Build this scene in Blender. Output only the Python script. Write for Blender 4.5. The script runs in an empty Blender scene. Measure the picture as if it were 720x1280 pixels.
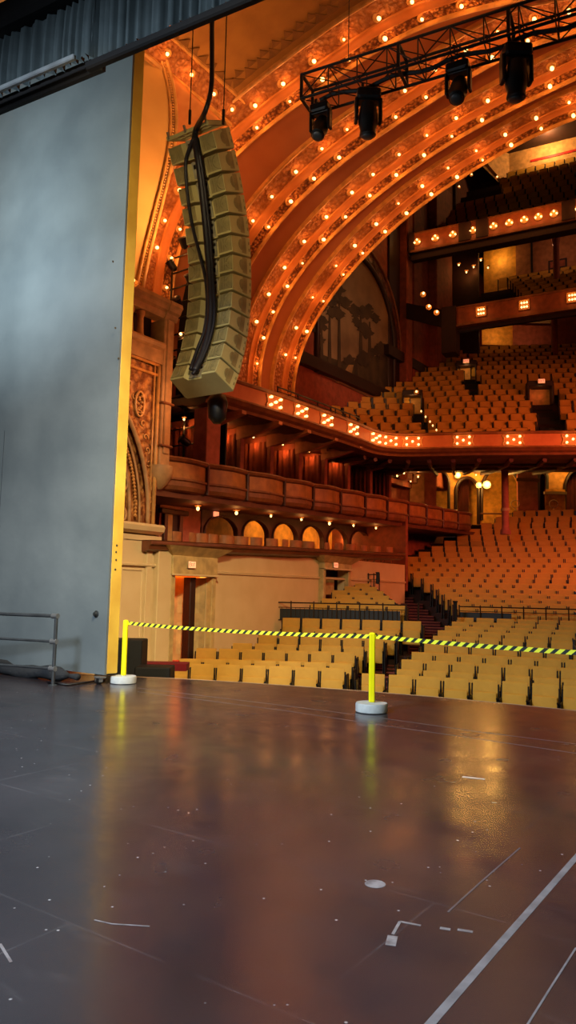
import bpy, math, random
from mathutils import Vector, Matrix
rnd = random.Random(7)
SC = bpy.context.scene
COL = SC.collection
PI = math.pi

# ------------------------------------------------------------------ camera
F = 925.0
CAMZ = 1.5
ROT = Matrix.Rotation(math.radians(35), 3, 'Z') @ Matrix.Rotation(math.radians(96.2), 3, 'X') @ Matrix.Rotation(math.radians(1.15), 3, 'Z')
cam_data = bpy.data.cameras.new('camera')
cam = bpy.data.objects.new('camera', cam_data)
COL.objects.link(cam)
cam.matrix_world = Matrix.Translation((0, 0, CAMZ)) @ ROT.to_4x4()
cam_data.sensor_fit = 'VERTICAL'
cam_data.sensor_height = 36.0
cam_data.lens = 36.0 * F / 1280.0
cam_data.clip_start = 0.05
cam_data.clip_end = 300
SC.camera = cam
FWD = Vector((-math.sin(math.radians(35)), math.cos(math.radians(35)), 0))
RGT = Vector((math.cos(math.radians(35)), math.sin(math.radians(35)), 0))

def ray(px, py):
    return ROT @ Vector(((px - 360) / F, (640 - py) / F, -1.0))
def at(ax, val, px, py):
    """the point of the plane axis=val that the eye sees at a place of the photograph"""
    d = ray(px, py); o = Vector((0, 0, CAMZ))
    return o + d * ((val - o[ax]) / d[ax])
def dep(px, py, d):
    r = ray(px, py)
    return Vector((0, 0, CAMZ)) + r * (d / r.dot(FWD))
def pix(p):
    d = ROT.transposed() @ (Vector(p) - Vector((0, 0, CAMZ)))
    return 360 + F * d.x / -d.z, 640 - F * d.y / -d.z

# ------------------------------------------------------------------ materials
def lin(r, g, b):
    f = lambda v: (v / 255 / 12.92) if v / 255 <= 0.04045 else ((v / 255 + 0.055) / 1.055) ** 2.4
    return (f(r), f(g), f(b), 1)
MATS = {}
def mat(name, rgb, rough=.6, metal=0.0, spec=.4, rgb2=None, scale=4.0, bump=0.0, bscale=20.0, kind='noise', amount=1.0, coat=0):
    if name in MATS: return MATS[name]
    m = bpy.data.materials.new(name); m.use_nodes = True
    nt = m.node_tree; N = nt.nodes; L = nt.links
    b = N['Principled BSDF']
    b.inputs['Base Color'].default_value = lin(*rgb)
    b.inputs['Roughness'].default_value = rough
    b.inputs['Metallic'].default_value = metal
    b.inputs['Specular IOR Level'].default_value = spec
    tc = N.new('ShaderNodeTexCoord')
    n = N.new('ShaderNodeTexNoise'); n.inputs['Scale'].default_value = scale; n.inputs['Detail'].default_value = 5
    L.new(tc.outputs['Object'], n.inputs['Vector'])
    mx = N.new('ShaderNodeMix'); mx.data_type = 'RGBA'
    mx.inputs['A'].default_value = lin(*rgb)
    mx.inputs['B'].default_value = lin(*(rgb2 or tuple(v * .82 for v in rgb)))
    rp = N.new('ShaderNodeMapRange'); rp.inputs['From Min'].default_value = .35; rp.inputs['From Max'].default_value = .65
    rp.inputs['To Max'].default_value = amount
    L.new(n.outputs['Fac'], rp.inputs['Value']); L.new(rp.outputs['Result'], mx.inputs['Factor'])
    L.new(mx.outputs['Result'], b.inputs['Base Color'])
    if bump:
        bp = N.new('ShaderNodeBump'); bp.inputs['Strength'].default_value = min(1, bump); bp.inputs['Distance'].default_value = .04
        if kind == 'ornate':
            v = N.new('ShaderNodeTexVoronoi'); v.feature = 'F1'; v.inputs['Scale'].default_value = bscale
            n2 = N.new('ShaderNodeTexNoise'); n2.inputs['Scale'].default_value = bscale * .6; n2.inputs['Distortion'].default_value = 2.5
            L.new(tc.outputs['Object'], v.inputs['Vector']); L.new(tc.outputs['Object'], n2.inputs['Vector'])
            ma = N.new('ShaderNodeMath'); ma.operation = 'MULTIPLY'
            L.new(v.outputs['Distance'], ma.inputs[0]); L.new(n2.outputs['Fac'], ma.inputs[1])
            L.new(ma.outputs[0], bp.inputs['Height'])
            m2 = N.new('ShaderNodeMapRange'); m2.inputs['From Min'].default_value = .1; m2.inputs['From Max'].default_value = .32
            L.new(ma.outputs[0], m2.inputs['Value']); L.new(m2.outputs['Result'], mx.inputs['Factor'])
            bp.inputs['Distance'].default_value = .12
        else:
            n2 = N.new('ShaderNodeTexNoise'); n2.inputs['Scale'].default_value = bscale; n2.inputs['Detail'].default_value = 4
            L.new(tc.outputs['Object'], n2.inputs['Vector']); L.new(n2.outputs['Fac'], bp.inputs['Height'])
        L.new(bp.outputs['Normal'], b.inputs['Normal'])
    MATS[name] = m
    return m
def glow(name, rgb, strength):
    if name in MATS: return MATS[name]
    m = bpy.data.materials.new(name); m.use_nodes = True
    b = m.node_tree.nodes['Principled BSDF']
    b.inputs['Base Color'].default_value = (1, .8, .5, 1)
    b.inputs['Emission Color'].default_value = (*rgb, 1)
    b.inputs['Emission Strength'].default_value = strength
    m.cycles.emission_sampling = 'NONE'
    MATS[name] = m
    return m

M_vault = mat('vault_plaster', (184, 114, 70), .75, rgb2=(176, 106, 64), scale=1.2)
M_ceil = mat('ceiling_plaster', (186, 132, 62), .75, rgb2=(170, 118, 56), scale=2)
M_cove = mat('cove_plaster', (214, 138, 72), .55, rgb2=(206, 130, 66))
M_orn = mat('ornate_plaster', (190, 122, 64), .5, rgb2=(158, 92, 42), bump=1, bscale=8, kind='ornate')
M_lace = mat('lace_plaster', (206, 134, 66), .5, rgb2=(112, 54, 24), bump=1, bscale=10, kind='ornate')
M_rim = mat('rim_gilding', (232, 170, 92), .4, spec=.6)
M_cream = mat('cream_plaster', (216, 190, 138), .7, rgb2=(208, 180, 128), scale=1.5)
M_niche = mat('niche_plaster', (226, 178, 104), .7, rgb2=(214, 164, 92), scale=1)
M_spand = mat('spandrel_plaster', (206, 138, 76), .7, rgb2=(198, 126, 68))
M_grille = mat('grille_plaster', (204, 140, 72), .55, rgb2=(132, 78, 34), bump=1, bscale=6, kind='ornate')
M_tan = mat('tan_stone', (196, 150, 96), .6)
M_wood = mat('brown_wood', (92, 48, 24), .45, rgb2=(70, 34, 16))
M_panelgold = mat('parapet_panel_paint', (176, 112, 50), .5)
M_mold = mat('moulding_paint', (138, 82, 44), .5)
M_dark = mat('dark_metal', (14, 13, 14), .45)
M_black = mat('black_paint', (10, 10, 11), .7)
M_darkwood = mat('dark_wood', (44, 22, 14), .5)
M_redwall = mat('red_wall_paint', (150, 74, 48), .75)
M_pink = mat('pink_wall_paint', (176, 96, 72), .75)
M_carpet = mat('red_carpet', (120, 14, 24), .95, bump=.3, bscale=200)
M_step = mat('stair_carpet', (70, 12, 18), .95)
M_stepedge = mat('stair_nosing', (128, 62, 52), .8)
M_seat = mat('tan_seat_fabric', (194, 144, 50), .75, rgb2=(182, 132, 44), scale=3)
M_seatcloth = M_seat
M_drape = mat('rust_drape', (138, 62, 34), .85)
M_soffit = mat('soffit_paint', (110, 60, 34), .6)
M_yellowwall = mat('ochre_wall', (226, 160, 60), .7)
M_bulb = glow('bulb_glass', (1, .62, .2), 3.6)
M_bulbdim = glow('dim_bulb_glass', (1, .55, .2), 1.9)
M_white = glow('white_lamp', (1, .9, .75), 3.0)
M_globe = glow('globe_glass', (1, .6, .1), 2.2)
M_exit = glow('exit_sign_face', (1, .3, .14), 1.0)
M_red = mat('exit_letter_red', (200, 40, 30), .5)

# ------------------------------------------------------------------ mesh builder
class MB:
    def __init__(s): s.v = []; s.f = []; s.mi = []; s.cur = 0
    def add(s, vs, fs):
        o = len(s.v); s.v += [tuple(v) for v in vs]
        for f in fs: s.f.append(tuple(i + o for i in f)); s.mi.append(s.cur)
    def box(s, c, d, rz=0, R=None, bev=0):
        c = Vector(c); hx, hy, hz = d[0] / 2, d[1] / 2, d[2] / 2
        if R is None: R = Matrix.Rotation(rz, 3, 'Z')
        b = min(bev, hx * .9, hy * .9, hz * .9)
        if b <= 0:
            vs = [c + R @ Vector((x, y, z)) for z in (-hz, hz) for x, y in ((-hx, -hy), (hx, -hy), (hx, hy), (-hx, hy))]
            s.add(vs, [(3, 2, 1, 0), (4, 5, 6, 7), (0, 1, 5, 4), (1, 2, 6, 5), (2, 3, 7, 6), (3, 0, 4, 7)])
        else:
            rings = []
            for z, k in ((-hz, b), (-hz + b, 0), (hz - b, 0), (hz, b)):
                x, y = hx - k, hy - k
                rings.append([(-x + b, -y, z), (x - b, -y, z), (x, -y + b, z), (x, y - b, z), (x - b, y, z), (-x + b, y, z), (-x, y - b, z), (-x, -y + b, z)])
            vs = [c + R @ Vector(p) for r in rings for p in r]
            fs = [tuple(range(7, -1, -1)), tuple(range(24, 32))]
            for k in range(3):
                for i in range(8):
                    j = (i + 1) % 8; fs.append((k * 8 + i, k * 8 + j, k * 8 + 8 + j, k * 8 + 8 + i))
            s.add(vs, fs)
        return s
    def hexa(s, lo, hi):
        """eight corners: four low, four high, same order"""
        s.add(list(lo) + list(hi), [(3, 2, 1, 0), (4, 5, 6, 7), (0, 1, 5, 4), (1, 2, 6, 5), (2, 3, 7, 6), (3, 0, 4, 7)]); return s
    def tube(s, pts, r, n=8, cap=True):
        pts = [Vector(p) for p in pts]; rs = r if isinstance(r, (list, tuple)) else [r] * len(pts)
        vs = []; fs = []
        up = None
        for i, p in enumerate(pts):
            t = (pts[min(i + 1, len(pts) - 1)] - pts[max(i - 1, 0)]).normalized()
            if up is None:
                up = Vector((0, 0, 1)) if abs(t.z) < .9 else Vector((1, 0, 0))
            a = t.cross(up).normalized(); b = a.cross(t).normalized(); up = b
            for k in range(n):
                w = 2 * PI * k / n
                vs.append(p + (a * math.cos(w) + b * math.sin(w)) * rs[i])
        for i in range(len(pts) - 1):
            for k in range(n):
                j = (k + 1) % n; fs.append((i * n + k, i * n + j, (i + 1) * n + j, (i + 1) * n + k))
        if cap:
            fs.append(tuple(range(n - 1, -1, -1))); o = (len(pts) - 1) * n; fs.append(tuple(range(o, o + n)))
        s.add(vs, fs); return s
    def lathe(s, c, prof, n=20, R=None):
        c = Vector(c); vs = []; fs = []
        for r, z in prof:
            for k in range(n):
                w = 2 * PI * k / n; p = Vector((r * math.cos(w), r * math.sin(w), z))
                vs.append(c + (R @ p if R is not None else p))
        for i in range(len(prof) - 1):
            for k in range(n):
                j = (k + 1) % n; fs.append((i * n + k, i * n + j, (i + 1) * n + j, (i + 1) * n + k))
        fs.append(tuple(range(n - 1, -1, -1))); o = (len(prof) - 1) * n; fs.append(tuple(range(o, o + n)))
        s.add(vs, fs); return s
    def grid(s, rows, closed=False):
        n = len(rows[0]); vs = [p for r in rows for p in r]; fs = []
        for i in range(len(rows) - 1):
            for k in range(n - (0 if closed else 1)):
                j = (k + 1) % n; fs.append((i * n + k, i * n + j, (i + 1) * n + j, (i + 1) * n + k))
        s.add(vs, fs); return s
    def prism(s, poly, dv):
        """a polygon of 3-D points pushed along dv"""
        poly = [Vector(p) for p in poly]; dv = Vector(dv); n = len(poly)
        s.add(poly + [p + dv for p in poly], [tuple(range(n - 1, -1, -1)), tuple(range(n, 2 * n))] + [(i, (i + 1) % n, n + (i + 1) % n, n + i) for i in range(n)])
        return s
    def build(s, name, m, parent=None, local=False, smooth=False, kind=None):
        me = bpy.data.meshes.new(name)
        vs = s.v
        if parent is not None and not local:
            iv = parent.matrix_basis.inverted()
            if parent.parent is not None: iv = (parent.parent.matrix_basis @ parent.matrix_basis).inverted()
            vs = [tuple(iv @ Vector(v)) for v in vs]
        me.from_pydata(vs, [], s.f)
        ms = m if isinstance(m, (list, tuple)) else [m]
        for x in ms: me.materials.append(x)
        me.polygons.foreach_set('material_index', s.mi)
        if smooth: me.polygons.foreach_set('use_smooth', [True] * len(s.f))
        me.update()
        o = bpy.data.objects.new(name, me); COL.objects.link(o)
        if parent is not None: o.parent = parent
        if smooth == 'auto':
            try: me.set_sharp_from_angle(angle=math.radians(38))
            except Exception: pass
        if kind: o['kind'] = kind
        return o

def tag(o, label, cat, group=None, kind=None):
    if label: o['label'] = label
    if cat: o['category'] = cat
    if group: o['group'] = group
    if kind: o['kind'] = kind
    return o
def thing(name, label, cat, loc=(0, 0, 0), rz=0, group=None, kind=None):
    o = bpy.data.objects.new(name, None); COL.objects.link(o)
    o.empty_display_size = .1
    o.matrix_basis = Matrix.Translation(Vector(loc)) @ Matrix.Rotation(rz, 4, 'Z')
    o.location = loc; o.rotation_euler = (0, 0, rz)
    return tag(o, label, cat, group, kind)
def struct(name, mb, m, smooth=False):
    return mb.build(name, m, smooth=smooth, kind='structure')
def dup(root, loc, rz=0, label=None, group=None, scale=None):
    r = root.copy(); COL.objects.link(r)
    r.location = loc; r.rotation_euler = (0, 0, rz)
    if scale: r.scale = (scale, scale, scale)
    if label: r['label'] = label
    if group: r['group'] = group
    for ch in list(root.children):
        c = ch.copy(); COL.objects.link(c); c.parent = r
        for g in list(ch.children):
            d = g.copy(); COL.objects.link(d); d.parent = c
    return r
ORD = 'zeroth first second third fourth fifth sixth seventh eighth ninth tenth eleventh twelfth thirteenth fourteenth fifteenth sixteenth seventeenth eighteenth nineteenth twentieth'.split()
def ordn(n):
    if n <= 20: return ORD[n]
    t = {2: 'twenty', 3: 'thirty', 4: 'forty'}[n // 10]
    return t + '-' + ORD[n % 10] if n % 10 else {2: 'twentieth', 3: 'thirtieth', 4: 'fortieth'}[n // 10]

LDATA = {}
def point(loc, power, col=(1, .42, .1), r=.06, name='lamp_glow'):
    key = (power, col, r)
    if key not in LDATA:
        l = bpy.data.lights.new(name, 'POINT'); l.energy = power; l.color = col; l.shadow_soft_size = r; LDATA[key] = l
    o = bpy.data.objects.new(name, LDATA[key]); COL.objects.link(o); o.location = loc; return o
def area(loc, to, power, col, sx, sy=None, spread=PI):
    l = bpy.data.lights.new('work_or_fill_light', 'AREA'); l.energy = power; l.color = col; l.shape = 'RECTANGLE'; l.size = sx; l.size_y = sy or sx; l.spread = spread
    o = bpy.data.objects.new('work_or_fill_light', l); COL.objects.link(o); o.location = loc
    o.rotation_euler = (Vector(to) - Vector(loc)).to_track_quat('-Z', 'Y').to_euler(); return o
def spot(loc, to, power, col, ang, blend=.6, r=.2):
    l = bpy.data.lights.new('work_or_fill_spot', 'SPOT'); l.energy = power; l.color = col; l.spot_size = math.radians(ang); l.spot_blend = blend; l.shadow_soft_size = r
    o = bpy.data.objects.new('work_or_fill_spot', l); COL.objects.link(o); o.location = loc
    o.rotation_euler = (Vector(to) - Vector(loc)).to_track_quat('-Z', 'Y').to_euler(); return o

# ================================================================== STAGE
def floor_material():
    m = bpy.data.materials.new('stage_floor_paint'); m.use_nodes = True
    nt = m.node_tree; N = nt.nodes; L = nt.links; b = N['Principled BSDF']
    tc = N.new('ShaderNodeTexCoord')
    def noise(scale, detail=4, dist=0.0, vec=None):
        n = N.new('ShaderNodeTexNoise'); n.inputs['Scale'].default_value = scale; n.inputs['Detail'].default_value = detail
        n.inputs['Distortion'].default_value = dist
        L.new(vec or tc.outputs['Object'], n.inputs['Vector']); return n
    def ramp(src, a, c, ta=0.0, tb=1.0):
        r = N.new('ShaderNodeMapRange'); r.inputs['From Min'].default_value = a; r.inputs['From Max'].default_value = c
        r.inputs['To Min'].default_value = ta; r.inputs['To Max'].default_value = tb
        L.new(src, r.inputs['Value']); return r.outputs['Result']
    def mix(fac, A, B):
        x = N.new('ShaderNodeMix'); x.data_type = 'RGBA'
        for s, v in (('Factor', fac), ('A', A), ('B', B)):
            if isinstance(v, (tuple, float)): x.inputs[s].default_value = v
            else: L.new(v, x.inputs[s])
        return x.outputs['Result']
    def mul(a, c):
        x = N.new('ShaderNodeMath'); x.operation = 'MULTIPLY'; L.new(a, x.inputs[0])
        if isinstance(c, float): x.inputs[1].default_value = c
        else: L.new(c, x.inputs[1])
        return x.outputs[0]
    big = ramp(noise(.9, 6).outputs['Fac'], .35, .7)
    base = mix(big, lin(38, 35, 39), lin(54, 49, 52))
    # worn smears
    mp = N.new('ShaderNodeMapping'); mp.inputs['Scale'].default_value = (1.2, 5, 1); mp.inputs['Rotation'].default_value = (0, 0, .5)
    L.new(tc.outputs['Object'], mp.inputs['Vector'])
    sm = ramp(noise(1.6, 7, .8, mp.outputs['Vector']).outputs['Fac'], .6, .78)
    base = mix(mul(sm, .22), base, lin(92, 88, 88))
    # sheet seams
    br = N.new('ShaderNodeTexBrick'); br.inputs['Scale'].default_value = 1
    br.inputs['Brick Width'].default_value = 2.44; br.inputs['Row Height'].default_value = 1.22
    br.inputs['Mortar Size'].default_value = .012; br.inputs['Mortar Smooth'].default_value = 1.0
    mp2 = N.new('ShaderNodeMapping'); mp2.inputs['Location'].default_value = (.35, .1, 0)
    L.new(tc.outputs['Object'], mp2.inputs['Vector']); L.new(mp2.outputs['Vector'], br.inputs['Vector'])
    seam = mul(br.outputs['Fac'], ramp(noise(1.7, 3).outputs['Fac'], .42, .62))
    base = mix(mul(seam, .5), base, lin(92, 88, 88))
    # chips and flecks of white
    vo = N.new('ShaderNodeTexVoronoi'); vo.inputs['Scale'].default_value = 8.0; L.new(tc.outputs['Object'], vo.inputs['Vector'])
    fl = ramp(vo.outputs['Distance'], .07, .03)
    fl = mul(fl, ramp(noise(.8, 2).outputs['Fac'], .42, .5))
    base = mix(fl, base, lin(172, 168, 164))
    L.new(base, b.inputs['Base Color'])
    ro = ramp(noise(2.2, 6, .3).outputs['Fac'], .3, .7, .17, .28)
    L.new(ro, b.inputs['Roughness'])
    b.inputs['Specular IOR Level'].default_value = .55
    bp = N.new('ShaderNodeBump'); bp.inputs['Strength'].default_value = .07; bp.inputs['Distance'].default_value = .02
    L.new(noise(5, 4).outputs['Fac'], bp.inputs['Height']); L.new(bp.outputs['Normal'], b.inputs['Normal'])
    return m
M_floor = floor_material()
EDGE = [(-12.4, 7.9), (-10.4, 8.75), (-8.96, 9.45), (-7.95, 9.78), (-6.96, 10.04), (-5.8, 10.28), (-4.64, 10.46), (-3.6, 10.53), (-2.61, 10.55), (-1, 10.5), (1, 10.3), (4, 9.6), (8, 8.3)]
mb = MB()
poly = [Vector((x, y, 0)) for x, y in EDGE] + [Vector((8, -7, 0)), Vector((-19, -7, 0)), Vector((-19, 7.9, 0))]
mb.prism(poly[::-1], (0, 0, -.1))
struct('floor', mb, M_floor)
mb = MB()
for (a, c) in zip(EDGE, EDGE[1:]):
    a, c = Vector((*a, 0)), Vector((*c, 0)); n = (c - a).cross(Vector((0, 0, 1))).normalized() * -1
    n = Vector((0, 1, 0)) * .02
    mb.hexa([a + Vector((0, -.2, -1.9)), c + Vector((0, -.2, -1.9)), c + n * -.5 + Vector((0, 0, -1.9)), a + n * -.5 + Vector((0, 0, -1.9))],
            [a + Vector((0, -.2, -.1)), c + Vector((0, -.2, -.1)), c + n * -.5 + Vector((0, 0, -.1)), a + n * -.5 + Vector((0, 0, -.1))])
struct('wall_stage_apron', mb, M_black)
mb = MB()
for (a, c) in zip(EDGE, EDGE[1:]):
    a, c = Vector((*a, 0)), Vector((*c, 0)); y = Vector((0, .035, 0)); z = Vector((0, 0, .004))
    mb.hexa([a - z * 9, c - z * 9, c + y - z * 9, a + y - z * 9], [a + z, c + z, c + y + z, a + y + z])
struct('trim_1', mb, mat('stage_nosing', (176, 140, 104), .4))

# marks on the stage floor: tape and chalk, thin strips at their place
def strip(pts, w, name, m, label, cat, group=None):
    P = [at(2, 0, *p) for p in pts]; mb = MB()
    for a, c in zip(P, P[1:]):
        n = (c - a).cross(Vector((0, 0, 1))).normalized() * w / 2
        h = Vector((0, 0, .0015))
        mb.hexa([a - n, c - n, c + n, a + n], [a - n + h, c - n + h, c + n + h, a + n + h])
    return tag(mb.build(name, m), label, cat, group)
M_tape = mat('grey_tape', (138, 140, 142), .5, rgb2=(112, 114, 116), scale=9)
M_scuff = mat('white_scuff', (156, 152, 150), .6, rgb2=(110, 104, 102), scale=14)
strip([(500, 1324), (538, 1280), (633, 1171), (720, 1072), (760, 1026)], .035, 'floor_tape', M_tape, 'long pale grey tape line running diagonally across the stage floor', 'tape')
strip([(648, 1300), (660, 1280), (690, 1232), (720, 1185)], .008, 'floor_line', M_tape, 'thin pale line on stage floor right of the wide grey tape', 'line')
strip([(560, 1140), (603, 1101), (650, 1060)], .009, 'floor_line', mat('faint_line', (112, 104, 102), .5), 'thin faint diagonal line on stage floor left of the wide grey tape', 'line')
strip([(488, 1182), (491, 1170)], .045, 'floor_tape', M_scuff, 'short upright piece of torn white tape below the corner mark', 'tape')
strip([(491, 1168), (500, 1152), (526, 1157)], .014, 'floor_tape', M_scuff, 'torn white corner mark of tape on the stage floor', 'tape')
strip([(550, 1160), (563, 1162)], .022, 'floor_tape', M_scuff, 'left dash of the two white tape dashes near the corner mark', 'tape')
strip([(572, 1162), (591, 1165)], .02, 'floor_tape', M_scuff, 'right dash of the two white tape dashes near the corner mark', 'tape')
strip([(578, 971), (606, 974)], .035, 'floor_tape', mat('bright_tape', (214, 208, 200), .5), 'bright white tape dash on stage floor right of the yellow post', 'tape')
strip([(0, 1180), (6, 1190), (14, 1203)], .012, 'scratch_mark', M_scuff, 'pale curved scratch on the floor at left edge of the photo', 'scratch')
strip([(118, 1150), (140, 1155), (187, 1158)], .007, 'scratch_mark', M_scuff, 'thin pale horizontal scratch on the dark stage floor at left', 'scratch')
for k, off in enumerate((0, 9)):
    strip([(172, 860 + off * .5), (360, 882.5 + off * .7), (480, 898 + off), (600, 915 + off), (720, 930 + off * 1.3)], .012, 'floor_line', mat('faint_line', (112, 104, 102), .5),
          ['farther of two thin pale lines running along the stage edge', 'nearer of two thin pale lines running along the stage edge'][k], 'line')
mb = MB(); p = at(2, 0, 469, 1105); mb.lathe(p, [(.055, 0), (.055, .0015)], 14)
tag(mb.build('floor_spot', M_scuff), 'round white spot mark on the stage floor', 'spot')

# --------------------------------------------------- dark scenery panel with a yellow edge
M_panel = mat('grey_panel_paint', (100, 110, 113), .55, rgb2=(84, 94, 98), scale=.7, bump=.6, bscale=1.1)
M_patch = mat('grey_panel_repaint', (90, 101, 107), .58, rgb2=(82, 93, 99), scale=.8)
M_yel = mat('yellow_edge_paint', (206, 172, 70), .55, rgb2=(190, 152, 58), scale=2)
PY = 8.08
pan = thing('scenery_panel', 'tall dark grey scenery panel with a yellow painted edge', 'panel', (-14, PY, 0))
PX = at(1, PY, 130, 856).x
mb = MB()
mb.box(((PX - 19) / 2, PY + .02, 6.1), (19 + PX, .04, 11.9)); mb.build('face_board', M_panel, pan)
mb = MB()                                # sheet joints: slim battens over the seams
for x in (-17.1, -14.66, -12.22, -11.1):
    pass
for z0, z1, x in ((2.6, 4.35, -13.05), (2.6, 4.4, -12.15)):
    mb.box((x, PY - .002, (z0 + z1) / 2), (.008, .006, z1 - z0))
mb.box((-13.6, PY - .002, 4.36), (1.1, .006, .008)); mb.box((-12.6, PY - .002, 2.6), (1.0, .006, .006))
mb.build('seam', mat('seam_dark', (52, 60, 66), .6), pan)
mb = MB(); mb.box((PX - .02, PY + .155, 6.08), (.04, .23, 11.84), bev=.01); mb.build('edge_board', M_yel, pan)['label'] = 'yellow painted edge board'
mb = MB()
for z in (.6, 1.8, 3, 4.2, 5.4, 6.6, 7.8, 9): mb.box(((PX - 19) / 2, PY + .155, z), (19 + PX - .1, .22, .06))
mb.build('rail_batten', M_wood, pan)
mb = MB()                                # caster under the edge
c = Vector((PX - .1, PY - .05, .0))
mb.box(c + Vector((0, .05, .11)), (.16, .12, .03), bev=.008)
mb.box(c + Vector((-.045, .03, .075)), (.012, .07, .07)); mb.box(c + Vector((.045, .03, .075)), (.012, .07, .07))
R = Matrix.Rotation(PI / 2, 3, 'Y')
cs = mb.build('caster', mat('zinc', (160, 160, 156), .35, metal=.8), pan)
mb = MB(); mb.lathe(c + Vector((-.035, .03, .045)), [(.02, 0), (.045, .005), (.045, .065), (.02, .07)], 16, R); mb.build('wheel', M_dark, cs)
# ring plate on the face
q = at(1, PY, 120.5, 767.5)
R = Matrix.Rotation(PI / 2, 3, 'X')
mb = MB(); mb.lathe(q, [(.055, 0), (.055, .012), (.035, .02), (.03, .05), (.012, .055)], 18, R); mb.build('pull_ring', mat('iron', (66, 70, 72), .4, metal=.7), pan)
for k, (px, py) in enumerate([(141, 327), (144, 410), (148, 448), (146, 682), (145, 690), (145, 700), (144, 712)]):
    q = at(0, PX, px, py); mb = MB(); mb.lathe(q + Vector((0, 0, 0)), [(.018, 0), (.018, .006), (.008, .008)], 10, Matrix.Rotation(PI / 2, 3, 'Y')); mb.build('bolt', mat('bolt_iron', (70, 64, 50), .5), pan)
# rolled black cloth lying along the foot of the panel
mb = MB(); pts = []
for k in range(40):
    x = -19 + k * (PX - .35 + 19) / 39; pts.append((x, PY - .22 + .02 * math.sin(k * 1.7), .11 + .03 * math.sin(k * .9) * (k < 37)))
mb.tube(pts, [.11 + .018 * math.sin(k * 2.1) - (.06 if k > 37 else 0) for k in range(40)], 10)
tag(mb.build('cloth_roll', mat('black_cloth', (30, 34, 38), .9, bump=.5, bscale=14), smooth=True), 'black cloth rolled along the foot of the grey scenery panel', 'cloth')
mb = MB(); pts = [at(2, .02, *p) for p in ((60, 853), (85, 856), (108, 853), (122, 851), (131, 850))]
mb.tube(pts, .018, 8); tag(mb.build('floor_cable', M_dark, smooth=True), 'dark cable curving on the floor at the foot of the panel', 'cable')

# pipe railing at the far left
rl = thing('pipe_railing', 'grey pipe handrail in front of the dark panel', 'railing', at(2, 0, 66, 857))
p0 = at(2, 0, 66, 857)
D_ = (at(2, 0, -60, 846) - p0).normalized(); ln = 5.2
zt = at(1, p0.y, 68.5, 770).z
mpipe = mat('grey_pipe', (92, 98, 102), .35, metal=.7)
mb = MB(); mb.tube([p0, p0 + Vector((0, 0, zt))], .028, 10); mb.lathe(p0, [(.07, 0), (.07, .01), (.035, .02)], 14); mb.build('post', mpipe, rl, smooth='auto')
mb = MB(); pe = p0 + D_ * ln; mb.tube([pe, pe + Vector((0, 0, zt))], .028, 10); mb.build('post', mpipe, rl, smooth='auto')
for i, f in enumerate((1.0, .63, .24)):
    mb = MB(); a = p0 + Vector((0, 0, zt * f)); mb.tube([a, a + D_ * ln], .028 if i == 0 else .02, 10); mb.build('rail', mpipe, rl, smooth='auto')
    mb = MB(); mb.tube([a - D_ * .03, a + D_ * .08], .042, 10); mb.build('fitting', mat('bright_fitting', (170, 174, 176), .3, metal=.8), rl, smooth='auto')

# --------------------------------------------------- pleated border cloths above the panel
M_border = mat('dark_border_cloth', (84, 98, 101), .85, rgb2=(74, 87, 90))
VA, VB = at(2, 7.9, 0, 127), at(2, 7.9, 305, -2)
VD = (VB - VA).normalized(); VN = Vector((-VD.y, VD.x, 0))
def border(name, s0, s1, zlo, zhi, amp, per, off, label, seed):
    r = random.Random(seed); n = int((s1 - s0) / .018); rows = []
    ph = 0; xs = []
    for i in range(n + 1):
        ph += 2 * PI * .018 / per * (1 + .5 * math.sin(i * .05 + seed)); xs.append(ph)
    for z, k in ((zlo, .9), (zlo + (zhi - zlo) * .35, 1.0), (zlo + (zhi - zlo) * .75, .8), (zhi, .45)):
        rows.append([VA + VD * (s0 + (s1 - s0) * i / n) + VN * (off + amp * k * (math.sin(xs[i]) + .35 * math.sin(xs[i] * 2.3 + seed))) + Vector((0, 0, z - VA.z)) for i in range(n + 1)])
    mb = MB(); mb.grid(rows)
    return tag(mb.build(name, M_border, smooth=True), label, 'curtain')
LT = (VB - VA).length
SP = (at(2, 7.9, 112, 78) - VA).length
border('border_curtain', -3.0, SP, 8.0, 8.82, .06, .125, 0, 'pleated dark grey border curtain ending above the pale batten at top left', 1)
border('border_curtain', SP - .05, LT + 3, 7.97, 10.2, .06, .12, .07, 'pleated dark border curtain right of the seam, above the speaker cables', 2)
def bar(name, s0, s1, z, off, w, h, m, label, cat):
    a, c = VA + VD * s0 + VN * off, VA + VD * s1 + VN * off; mb = MB()
    mid = (a + c) / 2; mid.z = z
    mb.box(mid, ((c - a).length, w, h), math.atan2(VD.y, VD.x), bev=min(w, h) * .2); return tag(mb.build(name, m), label, cat)
bar('curtain_batten', -3, SP - .12, 7.93, -.14, .06, .07, mat('pale_batten', (150, 158, 160), .45), 'pale grey batten along the hem of the left border curtain', 'batten')
bar('curtain_batten', SP - .1, LT + 3, 7.9, .04, .1, .11, M_black, 'black batten along the hem of the right border curtain', 'batten')
bar('hem_shade_bar', -3, SP + .1, 7.96, .13, .1, .2, M_black, 'black bar standing for the shade below the pale batten of the border curtain', 'shade strip')  # dark strip put in as the shade between hem and panel
bar('overhead_beam', -3.0, SP + .3, 9.0, -.05, .3, .36, M_black, 'black beam above the left border curtain', 'beam')
rows = []
for z in (9.25, 9.8, 10.6):
    rows.append([VA + VD * (-3 + .02 * i) + VN * (-.6 + .04 * math.sin(i * .8)) + Vector((0, 0, z - VA.z)) for i in range(175)])
mb = MB(); mb.grid(rows); tag(mb.build('border_curtain', M_border, smooth=True), 'pleated border curtain at the very top left corner', 'curtain')

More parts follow.
